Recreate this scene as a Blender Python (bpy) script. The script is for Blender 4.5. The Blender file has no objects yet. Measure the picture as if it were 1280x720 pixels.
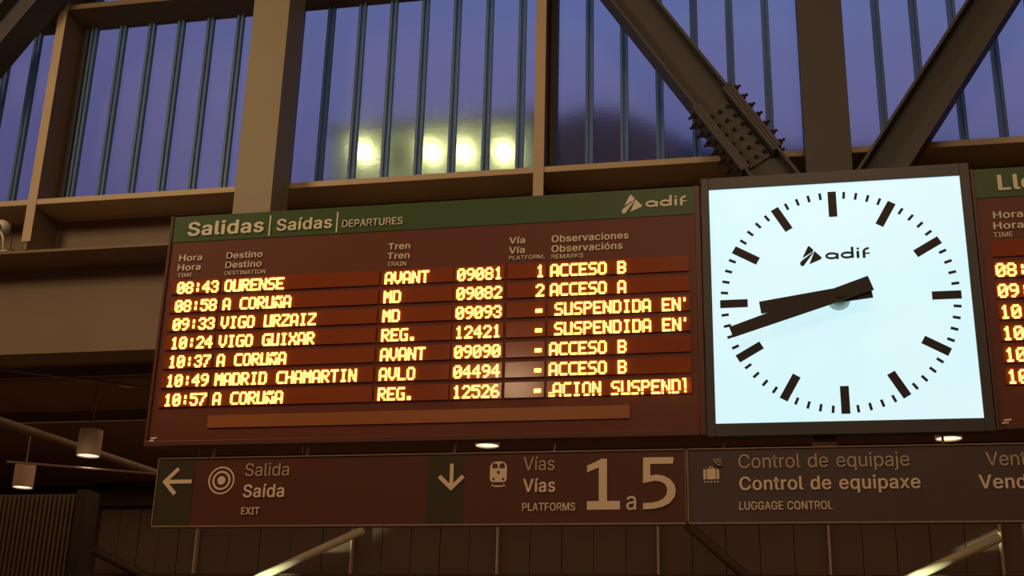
import bpy, bmesh, math, random, json
from mathutils import Vector, Matrix
random.seed(7)
scene = bpy.context.scene
COL = scene.collection

# ------------------------------------------------------------------ camera
# X runs along the display boards, Y away from the viewer, Z up; the boards' face is Y = 0
F_PX = 1552.5757
CAM = Vector((0.2503, -5.8209, 1.6652))
RIGHT = Vector((0.9791, 0.2019, 0.0242)); UP = Vector((0.0438, -0.3252, 0.9446)); FWD = Vector((-0.1986, 0.9239, 0.3272))
cd = bpy.data.cameras.new('camera'); cam = bpy.data.objects.new('camera', cd); COL.objects.link(cam)
cd.sensor_width = 36.0; cd.lens = F_PX / 1280 * 36.0; cd.clip_end = 400
M = Matrix(((RIGHT.x, UP.x, -FWD.x), (RIGHT.y, UP.y, -FWD.y), (RIGHT.z, UP.z, -FWD.z)))
M = M.to_quaternion().to_matrix().to_4x4(); M.translation = CAM
cam.matrix_world = M
scene.camera = cam

def ray(px, py):
    return FWD + RIGHT * ((px - 640) / F_PX) - UP * ((py - 360) / F_PX)
def at(px, py, Y):
    d = ray(px, py); return CAM + d * ((Y - CAM.y) / d.y)
def atz(px, py, Z):
    d = ray(px, py); return CAM + d * ((Z - CAM.z) / d.z)

# ------------------------------------------------------------------ world: blue dusk
w = bpy.data.worlds.new('dusk'); scene.world = w; w.use_nodes = True
nt = w.node_tree; nt.nodes.clear()
def N(nt, t, **k):
    n = nt.nodes.new(t)
    for a, v in k.items(): setattr(n, a, v)
    return n
wo = N(nt, 'ShaderNodeOutputWorld'); bg = N(nt, 'ShaderNodeBackground'); tc = N(nt, 'ShaderNodeTexCoord')
sep = N(nt, 'ShaderNodeSeparateXYZ'); cr = N(nt, 'ShaderNodeValToRGB')
noi = N(nt, 'ShaderNodeTexNoise'); noi.inputs['Scale'].default_value = 2.6; noi.inputs['Detail'].default_value = 3
add = N(nt, 'ShaderNodeMath', operation='MULTIPLY_ADD'); add.inputs[1].default_value = 0.30
nt.links.new(tc.outputs['Generated'], sep.inputs[0]); nt.links.new(tc.outputs['Generated'], noi.inputs['Vector'])
tilt = N(nt, 'ShaderNodeMath', operation='MULTIPLY_ADD'); tilt.inputs[1].default_value = 0.10
nt.links.new(sep.outputs['X'], tilt.inputs[0]); nt.links.new(sep.outputs['Z'], tilt.inputs[2])
nt.links.new(noi.outputs['Fac'], add.inputs[0]); nt.links.new(tilt.outputs[0], add.inputs[2])
nt.links.new(add.outputs[0], cr.inputs[0]); nt.links.new(cr.outputs[0], bg.inputs[0]); nt.links.new(bg.outputs[0], wo.inputs[0])
e = cr.color_ramp.elements
e[0].position = 0.45; e[0].color = (0.082, 0.074, 0.185, 1)
e[1].position = 0.80; e[1].color = (0.100, 0.142, 0.34, 1)
m_ = cr.color_ramp.elements.new(0.62); m_.color = (0.100, 0.108, 0.255, 1)
bg.inputs[1].default_value = 1.15

# ------------------------------------------------------------------ lights of the hall (lamps behind and beside the viewer), wide fills added for ambient
def area(name, loc, target, sx, sy, power, col):
    l = bpy.data.lights.new(name, 'AREA'); l.shape = 'RECTANGLE'; l.size = sx; l.size_y = sy; l.energy = power; l.color = col
    o = bpy.data.objects.new(name, l); COL.objects.link(o); o.location = loc
    o.rotation_euler = (Vector(target) - Vector(loc)).to_track_quat('-Z', 'Y').to_euler(); return o
WARM = (1.0, 0.66, 0.36)
area('hall_lamp', (-7.2, -3.5, 8.2), (-4.8, 3.6, 6.0), 1.6, 1.6, 175, (1.0, 0.69, 0.40))
area('hall_lamp', (0.8, -9.0, 8.8), (0.3, 0, 3.3), 3.0, 2.0, 145, (1.0, 0.70, 0.44))
area('hall_lamp', (-3.2, -10.6, 6.05), (-0.9, 0, 3.2), 0.42, 0.40, 15, (1.0, 0.68, 0.38))
area('hall_fill', (-2.0, -5.0, 9.7), (-2.0, -5.0, 0), 16.0, 12.0, 300, (1.0, 0.55, 0.28))  # wide fill added for warm ambient and floor bounce
area('concourse_fill', (-3.0, 8.8, 5.0), (-3.0, 8.8, 0.0), 18.0, 6.0, 135, (1.0, 0.58, 0.32))  # wide fill added to lift the dark space beyond the boards

scene.view_settings.view_transform = 'Standard'; scene.view_settings.look = 'None'
scene.view_settings.exposure = 0.0; scene.view_settings.gamma = 1.0; scene.view_settings.use_curve_mapping = False

# ------------------------------------------------------------------ materials
def srgb(r, g, b):
    return tuple((c / 255 / 12.92 if c / 255 <= 0.04045 else ((c / 255 + 0.055) / 1.055) ** 2.4) for c in (r, g, b)) + (1,)
def mat(name, col, rough=0.5, metal=0.0, var=0.12, scale=6.0, bump=0.0, spec=0.5, stretch=(1, 1, 1), coat=0.0):
    m = bpy.data.materials.new(name); m.use_nodes = True; t = m.node_tree; b = t.nodes['Principled BSDF']
    b.inputs['Roughness'].default_value = rough; b.inputs['Metallic'].default_value = metal
    b.inputs['Specular IOR Level'].default_value = spec
    if coat: b.inputs['Coat Weight'].default_value = coat; b.inputs['Coat Roughness'].default_value = 0.1
    tc = N(t, 'ShaderNodeTexCoord'); mp = N(t, 'ShaderNodeMapping'); no = N(t, 'ShaderNodeTexNoise'); r = N(t, 'ShaderNodeMix', data_type='RGBA')
    mp.inputs['Scale'].default_value = stretch; no.inputs['Scale'].default_value = scale; no.inputs['Detail'].default_value = 4
    t.links.new(tc.outputs['Object'], mp.inputs[0]); t.links.new(mp.outputs[0], no.inputs['Vector']); t.links.new(no.outputs['Fac'], r.inputs['Factor'])
    r.inputs['A'].default_value = tuple(c * (1 - var) for c in col[:3]) + (1,); r.inputs['B'].default_value = tuple(min(1, c * (1 + var)) for c in col[:3]) + (1,)
    t.links.new(r.outputs['Result'], b.inputs['Base Color'])
    if bump:
        bu = N(t, 'ShaderNodeBump'); bu.inputs['Strength'].default_value = bump; bu.inputs['Distance'].default_value = 0.01
        t.links.new(no.outputs['Fac'], bu.inputs['Height']); t.links.new(bu.outputs[0], b.inputs['Normal'])
    return m
def emis(name, col, strength, base=(0.05, 0.05, 0.05, 1)):
    m = bpy.data.materials.new(name); m.use_nodes = True; b = m.node_tree.nodes['Principled BSDF']
    b.inputs['Base Color'].default_value = base; b.inputs['Emission Color'].default_value = tuple(col[:3]) + (1,)
    b.inputs['Emission Strength'].default_value = strength; b.inputs['Roughness'].default_value = 0.4; return m
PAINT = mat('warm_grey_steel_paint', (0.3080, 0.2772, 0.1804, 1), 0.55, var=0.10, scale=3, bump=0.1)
PAINT_SHADE = mat('shaded_steel_paint', (0.0799, 0.0799, 0.0799, 1), 0.55, var=0.10, scale=3, bump=0.1)  # darker copy of PAINT: weaker light on this steel put into colour
PALE = mat('lit_steel_edge', (0.56, 0.45, 0.29, 1), 0.5, var=0.08, scale=3)  # lighter copy of the steel paint: light on the edges put into colour
BEAM = mat('beam_paint', (0.2322, 0.1677, 0.1032, 1), 0.6, var=0.10, scale=2, bump=0.1)
BOLT = mat('dark_bolt_steel', (0.075, 0.066, 0.055, 1), 0.5, 0.6)
CABINET = mat('glow_tinted_metal', (0.1137, 0.0336, 0.0164, 1), 0.45, var=0.08)  # red-brown carries the glow of the LEDs
FACE = mat('board_face', (0.1487, 0.0279, 0.0078, 1), 0.5, var=0.06)  # orange-red LED glow over a dark face, put into the colour
STRIP = mat('display_strip_plastic', (0.3402, 0.0809, 0.0290, 1), 0.13, var=0.06)  # red raised to carry the LED halo
TICKER = mat('ticker_strip_plastic', (0.3822, 0.1368, 0.0473, 1), 0.32, var=0.06)
GREEN = mat('green_header', (0.0385, 0.1019, 0.0185, 1), 0.45, var=0.08)
LETTER = mat('cream_lettering', (0.92, 0.88, 0.70, 1), 0.5, var=0.04)
SIGN = mat('dark_brown_sign_film', (0.0980, 0.0221, 0.0063, 1), 0.5, var=0.08)
SIGN2 = mat('veiled_sign_film', (0.0805, 0.0470, 0.0448, 1), 0.5, var=0.08)  # same film as SIGN, difference in veiling glare put into the colour
SIGN_G = mat('dark_green_sign_film', (0.0385, 0.0294, 0.0042, 1), 0.5, var=0.08)
SIGN_L = mat('beige_sign_lettering', (0.86, 0.70, 0.50, 1), 0.5, var=0.04)
SIGN_L2 = mat('dimmer_sign_lettering', (0.56, 0.43, 0.31, 1), 0.5, var=0.04)
TRIM = mat('beige_metal_trim', (0.34, 0.24, 0.16, 1), 0.4, 0.3, var=0.05)
BEZEL = mat('clock_housing_metal', (0.0665, 0.0616, 0.0616, 1), 0.45, 0.2, var=0.06)
BLACK = mat('clock_black', (0.028, 0.020, 0.022, 1), 0.6, var=0.05)
HUBM = mat('spindle_shadow_grey', (0.50, 0.62, 0.60, 1), 0.6, var=0.05)  # grey also stands in for the hub's soft shadow
LAMPM = mat('lamp_body_paint', (0.66, 0.50, 0.35, 1), 0.5, var=0.05)
CABLE = mat('cable_grey', (0.22, 0.15, 0.11, 1), 0.5)
DUCT = mat('duct_metal', (0.15, 0.10, 0.07, 1), 0.5, 0.2)
WALLM = mat('dim_wall_panel', (0.17, 0.115, 0.085, 1), 0.55, var=0.18, scale=1.5)
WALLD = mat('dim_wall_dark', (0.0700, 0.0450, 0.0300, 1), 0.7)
CLAD = mat('ribbed_cladding', (0.15, 0.10, 0.065, 1), 0.6)
CEILM = mat('dark_ceiling', (0.24, 0.13, 0.065, 1), 0.8)
COLM = mat('dark_column_paint', (0.035, 0.022, 0.014, 1), 0.6)
FLOORM = mat('granite_floor', (0.25, 0.21, 0.17, 1), 0.35, var=0.3, scale=30)
WHITE = mat('white_plastic', (0.75, 0.72, 0.62, 1), 0.4, var=0.03)
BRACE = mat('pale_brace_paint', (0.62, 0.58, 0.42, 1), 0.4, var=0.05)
FACADE = mat('pale_plaster_facade', (0.36, 0.40, 0.24, 1), 0.8, var=0.2, scale=0.6, stretch=(0.3, 0.3, 6))
OUTDARK = mat('dark_outdoor', (0.055, 0.048, 0.055, 1), 0.9, var=0.4, scale=0.4)
LED = emis('amber_led', (1.0, 0.55, 0.10), 4.0, (0.2, 0.08, 0.02, 1))
LAMPE = emis('warm_lamp_lens', (1.0, 0.82, 0.60), 1.3)
FLOOD = emis('floodlight_lens', (1.0, 0.92, 0.42), 6)
# translucent, faintly rippled cast glass
def glass_mat():
    m = bpy.data.materials.new('rippled_cast_glass'); m.use_nodes = True; t = m.node_tree; b = t.nodes['Principled BSDF']
    b.inputs['Base Color'].default_value = (0.93, 0.96, 1, 1); b.inputs['Transmission Weight'].default_value = 1.0
    b.inputs['Roughness'].default_value = 0.12; b.inputs['IOR'].default_value = 1.3
    tc = N(t, 'ShaderNodeTexCoord'); mp = N(t, 'ShaderNodeMapping'); no = N(t, 'ShaderNodeTexNoise'); bu = N(t, 'ShaderNodeBump')
    mp.inputs['Scale'].default_value = (1, 1, 4); no.inputs['Scale'].default_value = 7
    bu.inputs['Strength'].default_value = 0.08; bu.inputs['Distance'].default_value = 0.01
    t.links.new(tc.outputs['Object'], mp.inputs[0]); t.links.new(mp.outputs[0], no.inputs['Vector']); t.links.new(no.outputs['Fac'], bu.inputs['Height'])
    t.links.new(bu.outputs[0], b.inputs['Normal']); return m
GLASS = glass_mat()
JOINT = mat('blue_grey_glass_edge', (0.24, 0.43, 0.60, 1), 0.25, var=0.15, scale=5, stretch=(1, 1, 0.3))
_b = JOINT.node_tree.nodes['Principled BSDF']; _b.inputs['Transmission Weight'].default_value = 0.6; _b.inputs['Roughness'].default_value = 0.45; _b.inputs['IOR'].default_value = 1.45
# backlit dial: even light behind opal acrylic
DIAL = bpy.data.materials.new('backlit_opal_dial'); DIAL.use_nodes = True
t = DIAL.node_tree; b = t.nodes['Principled BSDF']; b.inputs['Base Color'].default_value = (0.22, 0.28, 0.30, 1); b.inputs['Roughness'].default_value = 0.35
tcn = N(t, 'ShaderNodeTexCoord'); nn = N(t, 'ShaderNodeTexNoise'); nn.inputs['Scale'].default_value = 2.2; nn.inputs['Detail'].default_value = 1
rr = N(t, 'ShaderNodeMix', data_type='RGBA'); rr.inputs['A'].default_value = (0.56, 0.90, 0.96, 1); rr.inputs['B'].default_value = (0.74, 0.91, 0.96, 1)
t.links.new(tcn.outputs['Object'], nn.inputs['Vector']); t.links.new(nn.outputs['Fac'], rr.inputs['Factor']); t.links.new(rr.outputs['Result'], b.inputs['Emission Color'])
b.inputs['Emission Strength'].default_value = 0.97

# ------------------------------------------------------------------ helpers
def bm_obj(name, bm, m, parent=None, bevel=0.0, smooth=False):
    me = bpy.data.meshes.new(name); bmesh.ops.recalc_face_normals(bm, faces=bm.faces[:]); bm.to_mesh(me); bm.free()
    o = bpy.data.objects.new(name, me); COL.objects.link(o)
    for x in (m if isinstance(m, (list, tuple)) else [m]): me.materials.append(x)
    if smooth:
        for p in me.polygons: p.use_smooth = True
    if parent: o.parent = parent; o.location = (0, 0, 0); o.matrix_parent_inverse = Matrix.Identity(4)
    if bevel:
        md = o.modifiers.new('bevel', 'BEVEL'); md.width = bevel; md.segments = 2; md.limit_method = 'ANGLE'
    return o
def local(o, parent):
    """coordinates were given in world space: move the mesh into the parent's frame"""
    o.data.transform(Matrix.Translation(-world_loc(parent))); return o
def world_loc(o):
    v = Vector(o.location)
    while o.parent: o = o.parent; v += Vector(o.location)
    return v
def box(bm, x0, x1, y0, y1, z0, z1, mi=0):
    v = [bm.verts.new(p) for p in ((x0, y0, z0), (x1, y0, z0), (x1, y1, z0), (x0, y1, z0), (x0, y0, z1), (x1, y0, z1), (x1, y1, z1), (x0, y1, z1))]
    for f in ((0, 1, 5, 4), (1, 2, 6, 5), (2, 3, 7, 6), (3, 0, 4, 7), (4, 5, 6, 7), (3, 2, 1, 0)):
        bm.faces.new([v[i] for i in f]).material_index = mi
def frame_dirs(d):
    d = d.normalized(); a = Vector((0, 0, 1)) if abs(d.z) < 0.95 else Vector((0, 1, 0))
    u = d.cross(a).normalized(); return d, u, d.cross(u)
def tube(bm, pts, r, n=10, cap=True, radii=None):
    rings = []
    for i, p in enumerate(pts):
        p = Vector(p); q = Vector(pts[min(i + 1, len(pts) - 1)]) - Vector(pts[max(i - 1, 0)])
        d, u, v = frame_dirs(q); rad = radii[i] if radii else r
        rings.append([bm.verts.new(p + (u * math.cos(2 * math.pi * k / n) + v * math.sin(2 * math.pi * k / n)) * rad) for k in range(n)])
    for a, b in zip(rings, rings[1:]):
        for k in range(n): bm.faces.new((a[k], a[(k + 1) % n], b[(k + 1) % n], b[k]))
    if cap: bm.faces.new(rings[0]); bm.faces.new(rings[-1])
def prism(bm, poly, y0, y1):
    """polygon in X,Z extruded between y0 (front) and y1"""
    a = [bm.verts.new((x, y0, z)) for x, z in poly]; b = [bm.verts.new((x, y1, z)) for x, z in poly]
    bm.faces.new(a); bm.faces.new(b[::-1]); n = len(a)
    for i in range(n): bm.faces.new((a[i], b[i], b[(i + 1) % n], a[(i + 1) % n]))
def empty(name, loc, label=None, cat=None, group=None, kind=None):
    o = bpy.data.objects.new(name, None); o.empty_display_size = 0.1; COL.objects.link(o); o.location = loc
    tag(o, label, cat, group, kind); return o
def tag(o, label=None, cat=None, group=None, kind=None):
    if label: o['label'] = label
    if cat: o['category'] = cat
    if group: o['group'] = group
    if kind: o['kind'] = kind
    return o
def part(name, parent, m, fn, bevel=0.0, smooth=False, label=None):
    """fn(bm) adds geometry in world coordinates"""
    bm = bmesh.new(); fn(bm); bm.transform(Matrix.Translation(-world_loc(parent)))
    o = bm_obj(name, bm, m, parent, bevel, smooth)
    if label: o['label'] = label
    return o
def bx(*a): return lambda bm: box(bm, *a)
def solo(name, m, fn, label, cat, group=None, bevel=0.0, smooth=False, kind=None):
    """a thing that is one mesh, origin at its bottom centre"""
    bm = bmesh.new(); fn(bm); zs = [v.co.z for v in bm.verts]; xs = [v.co.x for v in bm.verts]; ys = [v.co.y for v in bm.verts]
    c = Vector(((min(xs) + max(xs)) / 2, (min(ys) + max(ys)) / 2, min(zs))); bm.transform(Matrix.Translation(-c))
    o = bm_obj(name, bm, m, None, bevel, smooth); o.location = c
    tag(o, label, cat, group, kind); return o

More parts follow.
